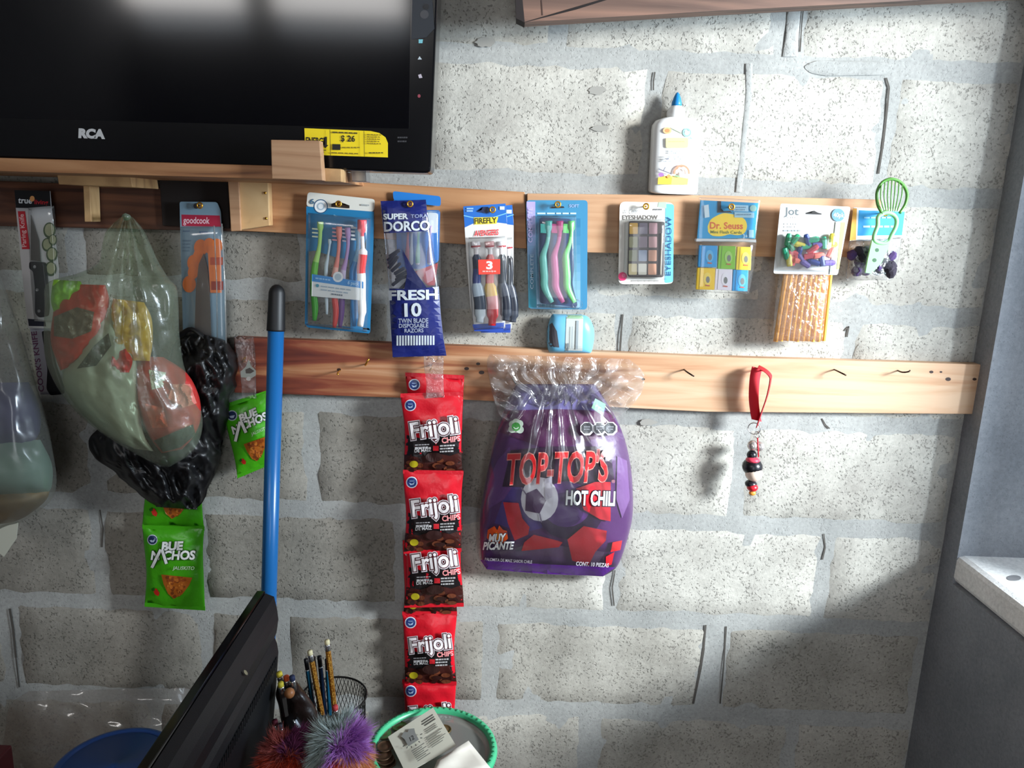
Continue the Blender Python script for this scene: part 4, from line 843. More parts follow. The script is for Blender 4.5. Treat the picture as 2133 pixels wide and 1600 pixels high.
# purple bag of snacks in a clear bag
p = thing('snack_bag', 'large purple snack bag tied in clear plastic, hanging from the lower board', 'snack bag', P(1160, 765, .05))
PUR = M((84, 40, 100), .35, 0, .5, .4, 60)
rows = [(1075, 800, 1240, 800, .012), (1049, 856, 1276, 858, .034), (1034, 905, 1298, 905, .048), (1020, 960, 1312, 960, .056), (1008, 1020, 1318, 1020, .058), (1000, 1075, 1317, 1080, .056), (1000, 1130, 1302, 1140, .048), (1004, 1168, 1284, 1182, .026), (1014, 1186, 1256, 1201, .004)]
pb = Bag(rows, .034, .006, .014, 5, 2.6, .55, .25); pb.build('snack_bag_wrapper', PUR, p, 44, 34)
pr = Print(pb.S, 11, .00045, .35)
pr.poly([(1078, 803), (1238, 803), (1274, 856), (1160, 852), (1052, 855)], (110, 104, 158))
pr.poly([(1050, 857), (1160, 853), (1274, 858), (1290, 900), (1150, 940), (1040, 900)], (80, 22, 74))
pr.poly([(1058, 1010), (1110, 1000), (1130, 1100), (1090, 1110), (1030, 1090)], (74, 52, 130)).poly([(1040, 1150), (1120, 1130), (1260, 1150), (1240, 1185), (1050, 1178)], (110, 84, 120))
pr.poly([(1036, 960), (1062, 930), (1070, 1010), (1050, 1040), (1018, 1060), (1014, 1010)], (104, 60, 128)).poly([(1286, 950), (1306, 960), (1312, 1040), (1296, 1080), (1284, 1040)], (122, 84, 140)).poly([(1046, 1014), (1064, 938), (1150, 930), (1270, 930), (1280, 1000), (1262, 1012), (1150, 1016)], (48, 22, 52))
pr.disc(1188, 1068, 68, (44, 22, 60), ry=56).disc(1180, 1050, 52, (94, 50, 128), ry=48).disc(1176, 1062, 40, (70, 34, 100), ry=36)
pr.disc(1124, 1040, 39, (206, 206, 212), ry=46).poly([(1096, 1028), (1118, 1018), (1138, 1042), (1124, 1070), (1094, 1064)], (64, 28, 76)).poly([(1134, 998), (1150, 992), (1150, 1036), (1136, 1042)], (188, 186, 198)).line((1096, 1030), (1086, 1016), 3, (120, 110, 130)).line((1124, 1070), (1128, 1088), 3, (120, 110, 130))
RR = (196, 36, 48)
pr.poly([(1048, 1046), (1080, 1048), (1088, 1080), (1103, 1098), (1100, 1114), (1072, 1126), (1058, 1090)], RR).poly([(1112, 1114), (1160, 1126), (1172, 1130), (1164, 1140), (1086, 1148), (1092, 1130)], RR).poly([(1216, 1096), (1264, 1106), (1262, 1126), (1240, 1150), (1226, 1178), (1192, 1168), (1182, 1124)], RR).poly([(1200, 1018), (1240, 1004), (1272, 1004), (1272, 1086), (1250, 1082), (1216, 1062)], RR).poly([(1276, 1130), (1296, 1126), (1292, 1146), (1272, 1150)], (226, 40, 44)).poly([(1262, 1160), (1280, 1150), (1274, 1176), (1262, 1180)], (206, 40, 50))
pr.text("TOP-TOP'S", (1056, 1008), (1266, 1001), 60, (214, 40, 44), .018, (240, 160, 146), .04, .12, up=(.03, -1))
pr.text('HOT CHILI', (1179, 1051), (1280, 1053), 28, (232, 238, 236), .035, (30, 24, 44), .08, up=(.05, -1)).text('®', (1274, 1006), (1281, 1006), 6, (230, 160, 150))
pr.poly([(1014, 1120), (1016, 1104), (1024, 1108), (1030, 1096), (1036, 1105), (1040, 1095), (1048, 1104), (1056, 1106), (1058, 1122), (1048, 1132), (1022, 1132)], (222, 84, 34)).poly([(1024, 1122), (1034, 1108), (1046, 1120), (1042, 1128), (1028, 1128)], (240, 140, 50))
pr.text('MUY', (1018, 1130), (1054, 1128), 16, (236, 236, 236), .04, (40, 30, 60), .09, .3).text('PICANTE', (1006, 1145), (1071, 1144), 15, (236, 236, 236), .04, (40, 30, 60), .09, .3)
for x in (1223, 1249, 1272):
    pr.poly([(x+15*math.cos(a), 893+15*math.sin(a)) for a in [math.pi/8+k*math.pi/4 for k in range(8)]], (214, 214, 218))
for x in (1223, 1249, 1272): pr.poly([(x+11.5*math.cos(a), 892+12*math.sin(a)) for a in [math.pi/8+k*math.pi/4 for k in range(8)]], (32, 32, 38)).bars(x-7, 888, x+7, 2, 5, 2.5, (120, 120, 126))
for x, y, r in ((1075, 890, 12), (1068, 884, 8), (1082, 883, 8), (1067, 894, 8), (1083, 895, 8), (1075, 880, 8)): pr.disc(x, y, r, (206, 222, 206))
pr.disc(1075, 889, 9, (70, 150, 70)).ring(1075, 888, 6, 1.6, (220, 236, 220), a0=20, a1=160)
pr.poly([(1000, 1166), (1140, 1176), (1282, 1182), (1256, 1200), (1140, 1196), (1014, 1186)], (88, 34, 132))
pr.text('PALOMITA DE MAIZ SABOR CHILE', (1010, 1168), (1108, 1174), 6, (214, 206, 220), .01).text('CONT. 10 PIEZAS', (1200, 1178), (1268, 1182), 8, (226, 220, 230), .02, shear=.15).poly([(1240, 830), (1262, 842), (1256, 866), (1232, 850)], (120, 160, 140))
pr.build('print', p)
crows = [(1018, 742, 1334, 768, .006), (1014, 770, 1341, 790, .016), (1024, 810, 1330, 822, .024), (1032, 850, 1300, 856, .044), (1024, 905, 1308, 905, .058), (1010, 960, 1322, 960, .066), (1000, 1020, 1328, 1020, .068), (992, 1075, 1326, 1080, .066), (992, 1130, 1312, 1140, .058), (998, 1170, 1292, 1186, .034), (1010, 1190, 1262, 1205, .010)]
class NeckBag(Bag):      # gathers into pleats that fan out from the knot
    def dep(s, x, y, t, bul):
        d = Bag.dep(s, x, y, t, bul); ang = math.atan2(x-1158, max(8, y-735)); f = max(0, 1-(y-740)/300)
        return d+f*.010*math.sin(ang*30+2*math.sin(ang*7))+max(0, 1-abs(y-765)/40)*.012*math.exp(-((x-1158)/24)**2)
cb = NeckBag(crows, .034, .0022, .02, 9, 2.4, .55, .25, ridge=True, edge=.5)
cb.build('clear_bag', film((.98, .97, .98), .045, (.9, .86, .86), .16, .18, 'pleated_film', .12, 25), p, 90, 90, backface=False)
class FlareBag(Bag):
    def dep(s, x, y, t, bul): return Bag.dep(s, x, y, t, bul)+.0045*math.sin(math.atan2(x-1165, 850-y+40)*30+4*noise.noise(Vector((x*.02, y*.03, 2))))
FlareBag([(1020, 738, 1310, 748, .004), (1014, 752, 1336, 770, .008), (1018, 780, 1342, 792, .012), (1024, 815, 1334, 822, .014), (1034, 850, 1300, 860, .010), (1050, 880, 1260, 880, .004)], .048, .006, .022, 77, 2.2, .7, .3, ridge=True, edge=.8).build('flared_top', film((.97, .97, .97), .16, (.88, .86, .84), .26, .12, 'flared_film', .3, 30), p, 40, 70, backface=False)

# bags at the left
BLK = M((18, 18, 20), .42, 0, .5, .25, 22)
class CreaseBag(Bag):
    def row(s, v):
        r = Bag.row(s, v); r[0] += 9*noise.noise(Vector((v*9, 1, 0)))+4*noise.noise(Vector((v*26, 2, 0))); r[2] += 9*noise.noise(Vector((v*9, 5, 0)))+5*noise.noise(Vector((v*24, 7, 0))); return r
    def dep(s, x, y, t, bul):
        k = max(0., 1-abs(2*t-1)**s.pw)**s.q; n1 = noise.noise(Vector((x*.016+y*.006, y*.010-x*.004, 3))); n2 = noise.noise(Vector((x*.05-y*.02, y*.022, 9))); n3 = noise.noise(Vector((x*.06+y*.05, y*.03-x*.02, 5)))
        return s.d0+bul*k+(.016*(1-3*abs(n1))+.008*(1-3*abs(n2))+.004*(1-3*abs(n3)))*max(.3, min(1, k*1.4))
bb = CreaseBag([(384, 688, 440, 700, 0.0043), (366, 712, 476, 716, 0.0216), (352, 752, 497, 750, 0.0360), (330, 800, 492, 796, 0.0403), (280, 850, 476, 846, 0.0403), (196, 900, 468, 896, 0.0374), (190, 945, 462, 940, 0.0331), (246, 990, 450, 984, 0.0288), (290, 1030, 430, 1030, 0.0216), (325, 1056, 412, 1062, 0.0043)], .038, .011, .034, 21, 2.2, .7, .3, ridge=True, edge=.35)
p = thing('carrier_bag', 'crumpled shiny black plastic bag behind the green-tinted bag', 'plastic bag', P(420, 700, .04)); bb.build('plastic_skin', BLK, p, 80, 70)
tube('twisted_handle', crv([P(372, 700, .05), P(400, 686, .06), P(432, 712, .062)], 5), [.004]*10+[.003], BLK, p, 8)
gl = [(252, 452, 276, 452, .004), (222, 480, 298, 478, .018), (212, 515, 315, 512, .030), (204, 548, 330, 545, .042), (160, 570, 350, 578, .056), (98, 590, 368, 600, .068), (93, 640, 372, 645, .078), (91, 700, 374, 700, .082), (96, 755, 384, 765, .084), (126, 818, 408, 822, .084), (180, 878, 422, 872, .080), (245, 924, 415, 918, .066), (300, 955, 390, 950, .04), (334, 972, 352, 973, .006)]
class PleatBag(Bag):
    def dep(s, x, y, t, bul):
        d = Bag.dep(s, x, y, t, bul); ang = math.atan2(x-265, max(10, y-430)); return d+.011*max(.16, 1-(y-450)/440)*math.sin(ang*30+3*math.sin(ang*7))
gb = PleatBag(gl, .098, .006, .022, 31, 2.3, .55, .2, ridge=True, edge=.3)
p = thing('plastic_bag', 'translucent green-tinted bag bulging with red snack packs, hanging at left', 'plastic bag', P(265, 455, .08))
gb.build('plastic_skin', film((.82, .92, .78), .24, (.56, .66, .50), .10, .26, 'green_tinted_film', .25, 40), p, 56, 44, backface=False)
tube('hanging_knot', [P(262, 452, .075), P(268, 452, .05), P(268, 450, .02)], [.006, .004, .002], film((.7, .8, .66), .5, (.4, .5, .38), .1, .2, 'bunched_film'), p, 8)
def inner(label, rows, d, col, seed, wr=.006):
    b = Bag(rows, d, wr, .035, seed, 2.4, .6, .3, ridge=True, edge=.2); o = b.build('snack_pack', M(col, .3, 0, .5, .5, 60), None, 34, 30); return tag(o, label, 'snack pack'), b
def inner_print(o, b, items):
    pr = Print(b.S, 5, .0014, .35)
    for it in items: pr.poly(it[0], it[1])
    pr.build('print', o)
inner('lime green snack pack at the upper left inside the tinted bag', [(112, 582, 168, 586, .004), (108, 600, 172, 602, .012), (106, 628, 160, 632, .012), (112, 650, 150, 650, .003)], 0.122, (150, 208, 60), 1)
o, b_ = inner('red snack pack with a grey centre, left side inside the tinted bag', [(160, 592, 220, 594, .006), (120, 625, 228, 628, .022), (108, 670, 222, 670, .026), (106, 715, 206, 705, .024), (118, 752, 176, 740, .018), (126, 772, 150, 762, .003)], 0.118, (204, 48, 42), 2)
inner_print(o, b_, [([(112, 660), (160, 640), (196, 650), (190, 690), (150, 706), (112, 700)], (120, 96, 90))])
inner('yellow and orange snack pack in the middle of the tinted bag', [(236, 622, 300, 630, .004), (228, 660, 316, 664, .016), (230, 710, 318, 712, .018), (244, 750, 312, 752, .004)], 0.122, (214, 160, 60), 3)
o, b_ = inner('grey and white snack pack in the centre of the tinted bag', [(196, 640, 236, 642, .004), (176, 690, 270, 690, .018), (150, 740, 282, 738, .022), (130, 790, 286, 790, .026), (160, 850, 290, 850, .026), (220, 905, 300, 905, .020), (280, 935, 320, 940, .004)], 0.118, (168, 164, 156), 4)
inner_print(o, b_, [([(196, 720), (226, 694), (232, 720), (200, 762), (160, 768)], (70, 66, 66)), ([(230, 640), (258, 650), (262, 680), (236, 676)], (222, 222, 214))])
o, b_ = inner('crimson and pink snack pack at the lower right inside the tinted bag', [(284, 742, 340, 744, .006), (276, 780, 388, 776, .026), (278, 830, 414, 824, .034), (296, 880, 418, 872, .032), (318, 920, 404, 908, .024), (336, 944, 380, 936, .004)], 0.103, (196, 56, 52), 5)
inner_print(o, b_, [([(310, 770), (346, 776), (340, 806), (316, 812)], (214, 208, 196)), ([(360, 800), (396, 800), (410, 840), (380, 850), (350, 830)], (222, 128, 118)), ([(320, 918), (402, 884), (408, 906), (376, 932), (340, 942)], (52, 58, 52)), ([(300, 840), (340, 850), (350, 890), (316, 892)], (222, 84, 60))])
inner('small bright red wrapper in the middle of the tinted bag', [(234, 730, 262, 726, .003), (228, 752, 276, 750, .012), (234, 776, 270, 776, .003)], 0.134, (206, 24, 40), 6)

# hanging bag cut by the left edge
p = thing('plastic_bag', 'dusty clear bag with blue and tan goods, cut by the left picture edge', 'plastic bag', P(-20, 560, .13))
lb = Bag([(-60, 540, -10, 545, .01), (-90, 620, 18, 620, .03), (-130, 700, 46, 700, .05), (-150, 790, 72, 790, .07), (-160, 870, 96, 870, .08), (-165, 950, 112, 950, .085), (-160, 1010, 118, 1005, .08), (-140, 1060, 104, 1045, .06), (-100, 1096, 50, 1085, .03), (-60, 1112, 0, 1105, .004)], .115, .008, .02, 41, 2.4, .55, .25, ridge=True, edge=.3)
lb.build('plastic_skin', film((.86, .87, .84), .30, (.42, .42, .38), .10, .2, 'dusty_film'), p, 44, 30, backface=False)
for nm, lab, rows, col, sd in [('goods_pack', 'blue and violet pack inside the dusty bag at the left edge', [(-120, 800, 60, 796, .01), (-140, 850, 82, 846, .045), (-140, 900, 84, 896, .045), (-130, 934, 66, 926, .008)], (58, 56, 110), 1),
                               ('goods_pack', 'pale aqua pack below the violet one in the dusty bag', [(-140, 926, 84, 916, .01), (-145, 970, 108, 966, .05), (-140, 1020, 108, 1012, .045), (-130, 1040, 96, 1030, .008)], (128, 158, 144), 2),
                               ('goods_pack', 'tan pack at the bottom of the dusty bag', [(-130, 1024, 104, 1014, .01), (-120, 1055, 96, 1042, .035), (-90, 1088, 54, 1076, .02), (-70, 1098, 20, 1090, .004)], (160, 130, 84), 3)]:
    b_ = Bag(rows, .122, .006, .03, 50+sd, 2.4, .6, .3, ridge=True, edge=.2); tag(b_.build(nm, M(col, .5), None, 16, 18), lab, 'package')
tag(plate('paper_tag', [(-14, 1098), (38, 1086), (34, 1122), (8, 1160), (-4, 1150)], .128, .001, M((196, 196, 180), .7)), 'folded white paper tag sticking out under the dusty bag', 'paper')

# ================================================================== KNIFE PACKS
p = thing('knife_pack', 'paring knife on white card with black top and red band', 'knife pack', P(75, 405, .04)); d = .045
plate('backing_card', [(30, 396), (104, 398), (107, 434), (122, 560), (118, 684), (58, 684), (45, 560), (33, 434)], d, .001, M((186, 184, 184), .5), p)
pr = Print(flat(d)); pr.poly([(30, 396), (104, 398), (106, 434), (33, 433)], (18, 17, 20)).text('true', (38, 423), (66, 424), 12, (220, 220, 220), .02).text('living', (72, 425), (100, 426), 9, (170, 30, 40), .02).disc(67, 414, 5, (214, 150, 90), ry=6).poly([(37, 440), (52, 440), (62, 519), (46, 519)], (180, 24, 40)).text('Paring Knife', (55, 514), (49, 446), 9, (216, 176, 176), .015)
pr.build('print', p); pr = Print(flat(d)); pr.poly([(58, 664), (94, 667), (96, 680), (60, 679)], (26, 28, 44)); pr.build('end_band', p); pr = Print(flat(d))
for x, y, r in ((103, 480, 13), (98, 510, 11), (108, 530, 12), (106, 560, 12), (110, 500, 9)): pr.disc(x, y, r, (60, 78, 46), ry=r*1.3).disc(x, y-1, r*.75, (150, 152, 118), ry=r)
pr.build('vegetable_picture', p)
plate('blade', [(64, 448), (72, 474), (80, 500), (84, 545), (64, 542)], d+.004, .0012, STEEL, p)
bm = bmesh.new(); plate_bm(bm, rnd([(60, 545), (90, 547), (92, 565), (96, 600), (98, 640), (96, 660), (80, 662), (72, 652), (72, 600), (68, 565), (60, 560)], 5), d+.010, .009, bev=.001); frombm('handle', bm, M((18, 18, 22), .4), p)
for x, y in ((72, 556), (77, 604), (81, 648)): plate('rivet', [(x+3.4*math.cos(a), y+3.4*math.sin(a)) for a in [k*.785 for k in range(8)]], d+.0108, .001, SILVER, p)
blister('blister', [(60, 438, 112, 434, 0), (58, 442, 114, 438, .012), (62, 560, 122, 556, .014), (70, 660, 124, 662, .012), (71, 666, 124, 668, 0)], d+.001, p, pw=8)
p = thing('knife_pack', 'long cook\'s knife card hanging under the paring knife, mostly hidden', 'knife pack', P(90, 690, .035)); d = .032
plate('backing_card', [(62, 682), (122, 682), (132, 822), (84, 822)], d, .001, M((150, 148, 158), .5), p)
pr = Print(flat(d)); pr.text("COOK'S KNIFE", (92, 815), (76, 690), 11, (96, 54, 84), .02); pr.build('print', p)
bm = bmesh.new(); plate_bm(bm, rnd([(86, 690), (100, 690), (112, 760), (128, 806), (130, 822), (104, 824), (96, 810), (98, 770)], 4), d+.009, .008, bev=.001); frombm('handle', bm, M((16, 16, 20), .4), p)

p = thing('knife_pack', 'knife in a blue-grey sleeve printed with orange shapes and a crimson band', 'knife pack', P(416, 428, .03)); d = .040
plate('backing_card', rnd([(374, 420), (452, 421), (460, 440), (472, 730), (382, 730)], 5), d, .001, M((120, 146, 162), .45), p)
pr = Print(flat(d)); pr.poly([(378, 447), (458, 449), (460, 472), (379, 471)], (160, 22, 56)).text('goodcook', (382, 465), (436, 466), 13, (226, 190, 200), .015).bars(381, 480, 396, 1, 5, 3, (90, 120, 150)).bars(415, 482, 434, 1, 5, 4, (50, 100, 150)).bars(380, 500, 398, 4, 7, 3, (100, 126, 146)).disc(409, 429, 6, (50, 50, 56))
OG = (222, 112, 36)
for x, y, r in ((418, 516, 14), (404, 548, 14), (394, 592, 14), (436, 512, 13), (452, 512, 12), (414, 534, 12), (402, 568, 11)): pr.disc(x, y, r, OG, ry=r*1.25)
pr.poly([(432, 512), (460, 512), (462, 610), (438, 610)], (214, 112, 50)).rect(438, 536, 464, 552, (176, 70, 36)).rect(440, 586, 465, 604, (150, 50, 30)); pr.build('print', p)
plate('blade', [(424, 528), (432, 560), (437, 620), (440, 704), (405, 702), (408, 600), (414, 550)], d+.006, .0014, M((112, 98, 92), .35, .7), p)
plate('collar', [(406, 700), (434, 701), (433, 712), (408, 711)], d+.009, .006, SILVER, p)
Bag([(376, 474, 465, 474, .0), (377, 480, 466, 480, .010), (378, 560, 472, 560, .014), (382, 720, 474, 722, .012), (383, 728, 474, 730, 0)], d+.001, .001, .02, 3, 8, .5, 0).build('sleeve', CLEAR, p, 16, 14, backface=False)
for x0, x1, y0, y1 in ((446, 453, 470, 725), (462, 471, 466, 728)): tube('sleeve_fold', [P(x0, y0, d+.013), P((x0+x1)/2+2, (y0+y1)/2, d+.014), P(x1, y1, d+.012)], .0011, film((.95, .97, .97), .35, (.85, .88, .88), .4, .1, 'fold_film'), p, 6)

# ================================================================== BROOM HANDLE
p = thing('broom_handle', 'blue broom handle with a black rounded grip leaning on the wall', 'broom', P(560, 1600, .10))
ax = lambda t: P(577, 600, .062).lerp(P(548, 1700, .15), t)
tube('shaft', [ax(.06), ax(1.0)], .0132, M((28, 98, 160), .28), p, 20)
tube('grip', [ax(t) for t in (-.006, -.003, .002, .008, .072, .075)], [.003, .008, .0115, .0132, .0150, .0150], M((18, 19, 22), .5), p, 20)

# ================================================================== THE DESK AND WHAT STANDS ON IT
CUPR = P(695, 1450, .28); DESK = CUPR.z-.113
dk = thing('desk', 'brown counter top under the pencil cup and coin tray', 'desk', (-.25, -.35, 0))
DKW = wood('counter_wood', [(.3, (70, 46, 32)), (.6, (110, 76, 52)), (.8, (130, 92, 64))], (3, 40, 40), shift=20)
DX = P(768, 1500, .30).x
DL = P(352, 1600, .38).x+.006
box('desk_top', (DL, -.85, DESK-.03), (DX, -.235, DESK), DKW, dk, .002)
for x in (DL+.03, DX-.04):
    for y in (-.81, -.26): box('leg', (x-.025, y-.02, 0), (x+.025, y+.02, DESK-.03), DKW, dk)
CAB = .45
lc = thing('low_cabinet', 'low wooden cabinet under the green-rimmed coin tub', 'cabinet', (DX+.2, -.13, 0))
box('body', (DX+.02, -.31, .03), (DX+.34, -.03, CAB-.02), DKW, lc, .002); box('top_board', (DX+.012, -.32, CAB-.02), (DX+.345, -.025, CAB), DKW, lc, .002)
box('door', (DX+.03, -.322, .05), (DX+.33, -.31, CAB-.03), DKW, lc, .002); box('plinth', (DX+.03, -.30, 0), (DX+.33, -.04, .03), DKW, lc)

lb_ = thing('low_bench', 'low wooden bench under the blue-lidded tub', 'bench', (-.8, -.3, 0))
box('bench_top', (-1.5, -.62, CAB-.03), (DL-.005, -.03, CAB), DKW, lb_, .002)
for x in (-1.46, DL-.04):
    for y in (-.58, -.07): box('leg', (x-.025, y-.02, 0), (x+.025, y+.02, CAB-.03), DKW, lb_)

# monitor: screen faces left, its top edge runs towards the camera
p = thing('monitor', 'black monitor seen from behind, its screen turned to the left', 'monitor', P(520, 1600, .30))
BLKM = M((20, 21, 24), .5, 0, .4, .15, 900); GLB = M((8, 8, 10), .12)
yf, yn = -.33, -.86
A = P(546, 1233, .33); pt = lambda x, y: P(x, y, .33)
prof = [pt(553, 1236), pt(571, 1243), pt(577, 1268), pt(580, 1290), pt(576, 1318), pt(572, 1328), pt(577, 1340), pt(580, 1358), pt(576, 1420), pt(562, 1600)]
base = pt(553, 1236); zb = DESK+.05
prof = [(q.x, q.z) for q in prof]; prof.append((prof[-1][0], zb)); prof.append((base.x-.012+.004, zb)); 
vs = [(x, y, z) for y in (yf, yn) for x, z in prof]; n = len(prof)
fs = [tuple(range(n)), tuple(range(n, 2*n))[::-1]]+[(i, (i+1) % n, n+(i+1) % n, n+i) for i in range(n)]
o = mesh('back_shell', vs, fs, BLKM, p); bm = bmesh.new(); bm.from_mesh(o.data); bmesh.ops.recalc_face_normals(bm, faces=bm.faces[:]); bm.to_mesh(o.data); bm.free()
box('bezel', (A.x-.008, yn-.004, zb-.004), (A.x+.004, yf+.002, A.z+.001), GLB, p, .0015)
box('screen', (A.x-.0088, yn+.02, zb+.02), (A.x-.0078, yf-.02, A.z-.02), SCRN, p)
# vent grille along the shoulder
x0, z0 = prof[7]; x1, z1 = prof[8]; mid = Vector((x0, 0, z0)).lerp(Vector((x1, 0, z1)), .15); dirv = (Vector((x1, 0, z1))-Vector((x0, 0, z0))).normalized(); nrm = Vector((-dirv.z, 0, dirv.x)); nrm = nrm if nrm.x > 0 else -nrm
vs, fs = [], []
for k in range(70):
    y = yf-.012-k*.0072
    for a, h in ((0, .0016), (.016, .0016)):
        c = Vector((x0, y, z0))+dirv*a+nrm*.0002
        vs += [c, c+Vector((0, -.0034, 0)), c+nrm*h+Vector((0, -.0034, 0)), c+nrm*h]
    b0 = len(vs)-8; fs += [(b0, b0+1, b0+2, b0+3), (b0+4, b0+7, b0+6, b0+5), (b0+3, b0+2, b0+6, b0+7), (b0, b0+4, b0+5, b0+1), (b0, b0+3, b0+7, b0+4), (b0+1, b0+5, b0+6, b0+2)]
vo = mesh('vent_ribs', vs, fs, BLKM, p); vo['kind'] = 'stuff'
def on_back(i, t, y): return Vector((prof[i][0]+(prof[i+1][0]-prof[i][0])*t, y, prof[i][1]+(prof[i+1][1]-prof[i][1])*t))
def shoulder(x, y, l=0):                     # sight line met with the sloping shoulder of the shell
    a, b_, c = on_back(0, 0, yf), on_back(3, 0, yf), on_back(0, 0, yn); return plane_through(a, b_, c)(x, y, l)
pr = Print(lambda x, y, l=0: shoulder(x, y, l+.004), 0, .0004); pr.disc(510, 1398, 12, (8, 8, 9), ry=6, rot=.9).disc(512, 1401, 6, (150, 140, 110), ry=3, rot=1.0); pr.build('lock_slot', p)
box('stand_neck', (A.x+.0, (yf+yn)/2-.05, DESK+.012), (A.x+.03, (yf+yn)/2+.05, zb+.06), BLKM, p, .002); box('stand_foot', (A.x-.05, (yf+yn)/2-.11, DESK), (A.x+.11, (yf+yn)/2+.11, DESK+.012), BLKM, p, .003)

# pencil cup of black wire mesh
p = thing('pencil_cup', 'round black wire-mesh cup full of pencils', 'pencil cup', (CUPR.x, CUPR.y, DESK))
CR_ = .050; WIRE = M((44, 42, 40), .4, .6)
vs, fs = [], []; n = 48; hz = 30; H = CUPR.z-DESK
for k in range(n):
    a = 2*math.pi*k/n
    for tw in (1, -1):
        pts = [Vector((CUPR.x+CR_*.96*math.cos(a+tw*t*.7), CUPR.y+CR_*.96*math.sin(a+tw*t*.7), DESK+.002+H*t*.98)) for t in [j/6 for j in range(7)]]
        tube_data(pts, .00055, 3, 1, vs, fs)
mesh('mesh_wall', vs, fs, WIRE, p)['kind'] = 'stuff'
for nm, zz, rr in (('rim', CUPR.z, .0016), ('base_ring', DESK+.002, .0016)):
    pts = [Vector((CUPR.x+CR_*math.cos(a), CUPR.y+CR_*math.sin(a), zz)) for a in [k*math.pi/24 for k in range(49)]]; tube(nm, pts, rr, WIRE, p, 6)
lathe('base', [(.001, 0), (.048, 0), (.048, .0015), (.001, .0015)], (CUPR.x, CUPR.y, DESK), WIRE, p, 32)
def pencil(name, label, top, foot, body, r=.0037, ferrule=True, tip=(226, 214, 170), band=None, group=None):
    a, b_ = top, foot; e = (b_-a).normalized(); h = thing(name, label, 'pencil', foot, group)
    if ferrule:
        tube('eraser', [a, a+e*.001, a+e*.007], [r*.8, r*.95, r*.95], M(tip, .7), h, 10); tube('ferrule', [a+e*.007, a+e*.009, a+e*.011, a+e*.013, a+e*.017], [r*1.05, r*.98, r*1.08, r*.98, r*1.05], SILVER, h, 10); s0 = .017
    else:
        tube('end_dip', [a, a+e*.001, a+e*.018], [r*.7, r, r], M(tip, .35), h, 8); tube('band', [a+e*.018, a+e*.0195], r*1.02, M((190, 196, 200), .4), h, 8); s0 = .0195
    vs, fs = tube_data([a+e*s0, b_], r, 6); mesh('shaft', vs, fs, body, h, False); return h
def foil():
    mt, nt, b, o = nodes('gold_foil'); N = nt.nodes.new; L = nt.links.new; tc = N('ShaderNodeTexCoord'); v = N('ShaderNodeTexVoronoi'); v.inputs['Scale'].default_value = 420; L(tc.outputs['Object'], v.inputs[0])
    cr = N('ShaderNodeValToRGB'); cr.color_ramp.elements[0].color = (*lin((250, 196, 90)), 1); cr.color_ramp.elements[1].color = (*lin((150, 88, 24)), 1); L(v.outputs['Distance'], cr.inputs[0]); cr.color_ramp.elements[1].position = .7
    L(cr.outputs[0], b.inputs['Base Color']); b.inputs['Metallic'].default_value = .45; b.inputs['Roughness'].default_value = .3; return mt
FOIL = foil(); foot = lambda dx, dy: Vector((CUPR.x+dx, CUPR.y+dy, DESK+.003))
pencil('pencil', 'gold-patterned pencil with a cream eraser, the taller one on the right', P(681, 1333, .27), foot(.012, -.012), FOIL, .0042)
pencil('pencil', 'gold-patterned pencil with a cream eraser, shorter and leaning left', P(645, 1355, .285), foot(.004, -.028), FOIL, .0042)
TEAL, DTL = M((16, 84, 112), .3), M((14, 34, 58), .3)
for lb, x, y, dx, mt in [('teal pencil with black end, left one in the cup', 637, 1372, -.024, TEAL), ('dark navy pencil with black end, between the gold pencils', 665, 1366, -.01, DTL), ('teal pencil with black end, beside the taller gold pencil', 681, 1372, -.006, TEAL), ('dark navy pencil with black end behind the leaning gold pencil', 652, 1368, -.016, DTL)]:
    pencil('pencil', lb, P(x, y, .262), foot(dx, .008), mt, .0036, False, (14, 14, 18))
pencil('pencil', 'pencil with a green shaft and red eraser low behind the grey pompom', P(698, 1470, .315), foot(.012, -.034), M((90, 150, 70), .4), .0046, True, (206, 70, 70))
# dark pencil case leaning in front of the cup
cs = Bag([(578, 1428, 618, 1420, .008), (574, 1448, 634, 1440, .020), (580, 1470, 650, 1462, .024), (584, 1495, 662, 1485, .024), (590, 1525, 672, 1512, .022), (596, 1565, 668, 1552, .016), (602, 1600, 660, 1590, .008)], .335, .004, .03, 71, 2.5, .5, .6)
tag(cs.build('pencil_case', M((38, 26, 22), .35, 0, .5, .4, 90), None, 24, 18), 'dark brown soft pencil case with pens poking out, beside the monitor', 'pencil case')
for lb, x, y, x2, y2, c, dp in [('yellow-topped pencil at the far left of the pencil case', 581, 1400, 600, 1470, (222, 200, 60), .34), ('orange-topped pencil in the pencil case', 596, 1408, 606, 1470, (226, 90, 40), .345), ('navy-topped pencil in the pencil case', 608, 1408, 618, 1470, (40, 50, 84), .35), ('yellow-topped pencil lowest in the mouth of the pencil case', 584, 1421, 596, 1480, (214, 196, 60), .358)]:
    pencil('pencil', lb, P(x, y, dp), P(x2, y2+10, dp), M((60, 54, 50), .4), .0044, True, c)
bm = bmesh.new(); bmesh.ops.create_uvsphere(bm, u_segments=14, v_segments=9, radius=.0075, matrix=Matrix.Translation(P(603, 1444, .365)))
tag(frombm('button', bm, M((170, 110, 66), .4), None, True), 'small tan round knob at the mouth of the pencil case', 'button')
for lb, x, y, x2, y2, c, dp in [('maroon-topped pencil beside the monitor edge', 572, 1500, 585, 1560, (96, 24, 40), .36), ('grey-topped pencil right next to the maroon one', 583, 1508, 594, 1560, (60, 60, 70), .365)]: pencil('pencil', lb, P(x, y, dp), P(x2, y2+20, dp), M((150, 150, 156), .3), .0044, True, c)
pn = thing('pen', 'blue and white click pen above the orange pompom', 'pen', P(630, 1560, .36))
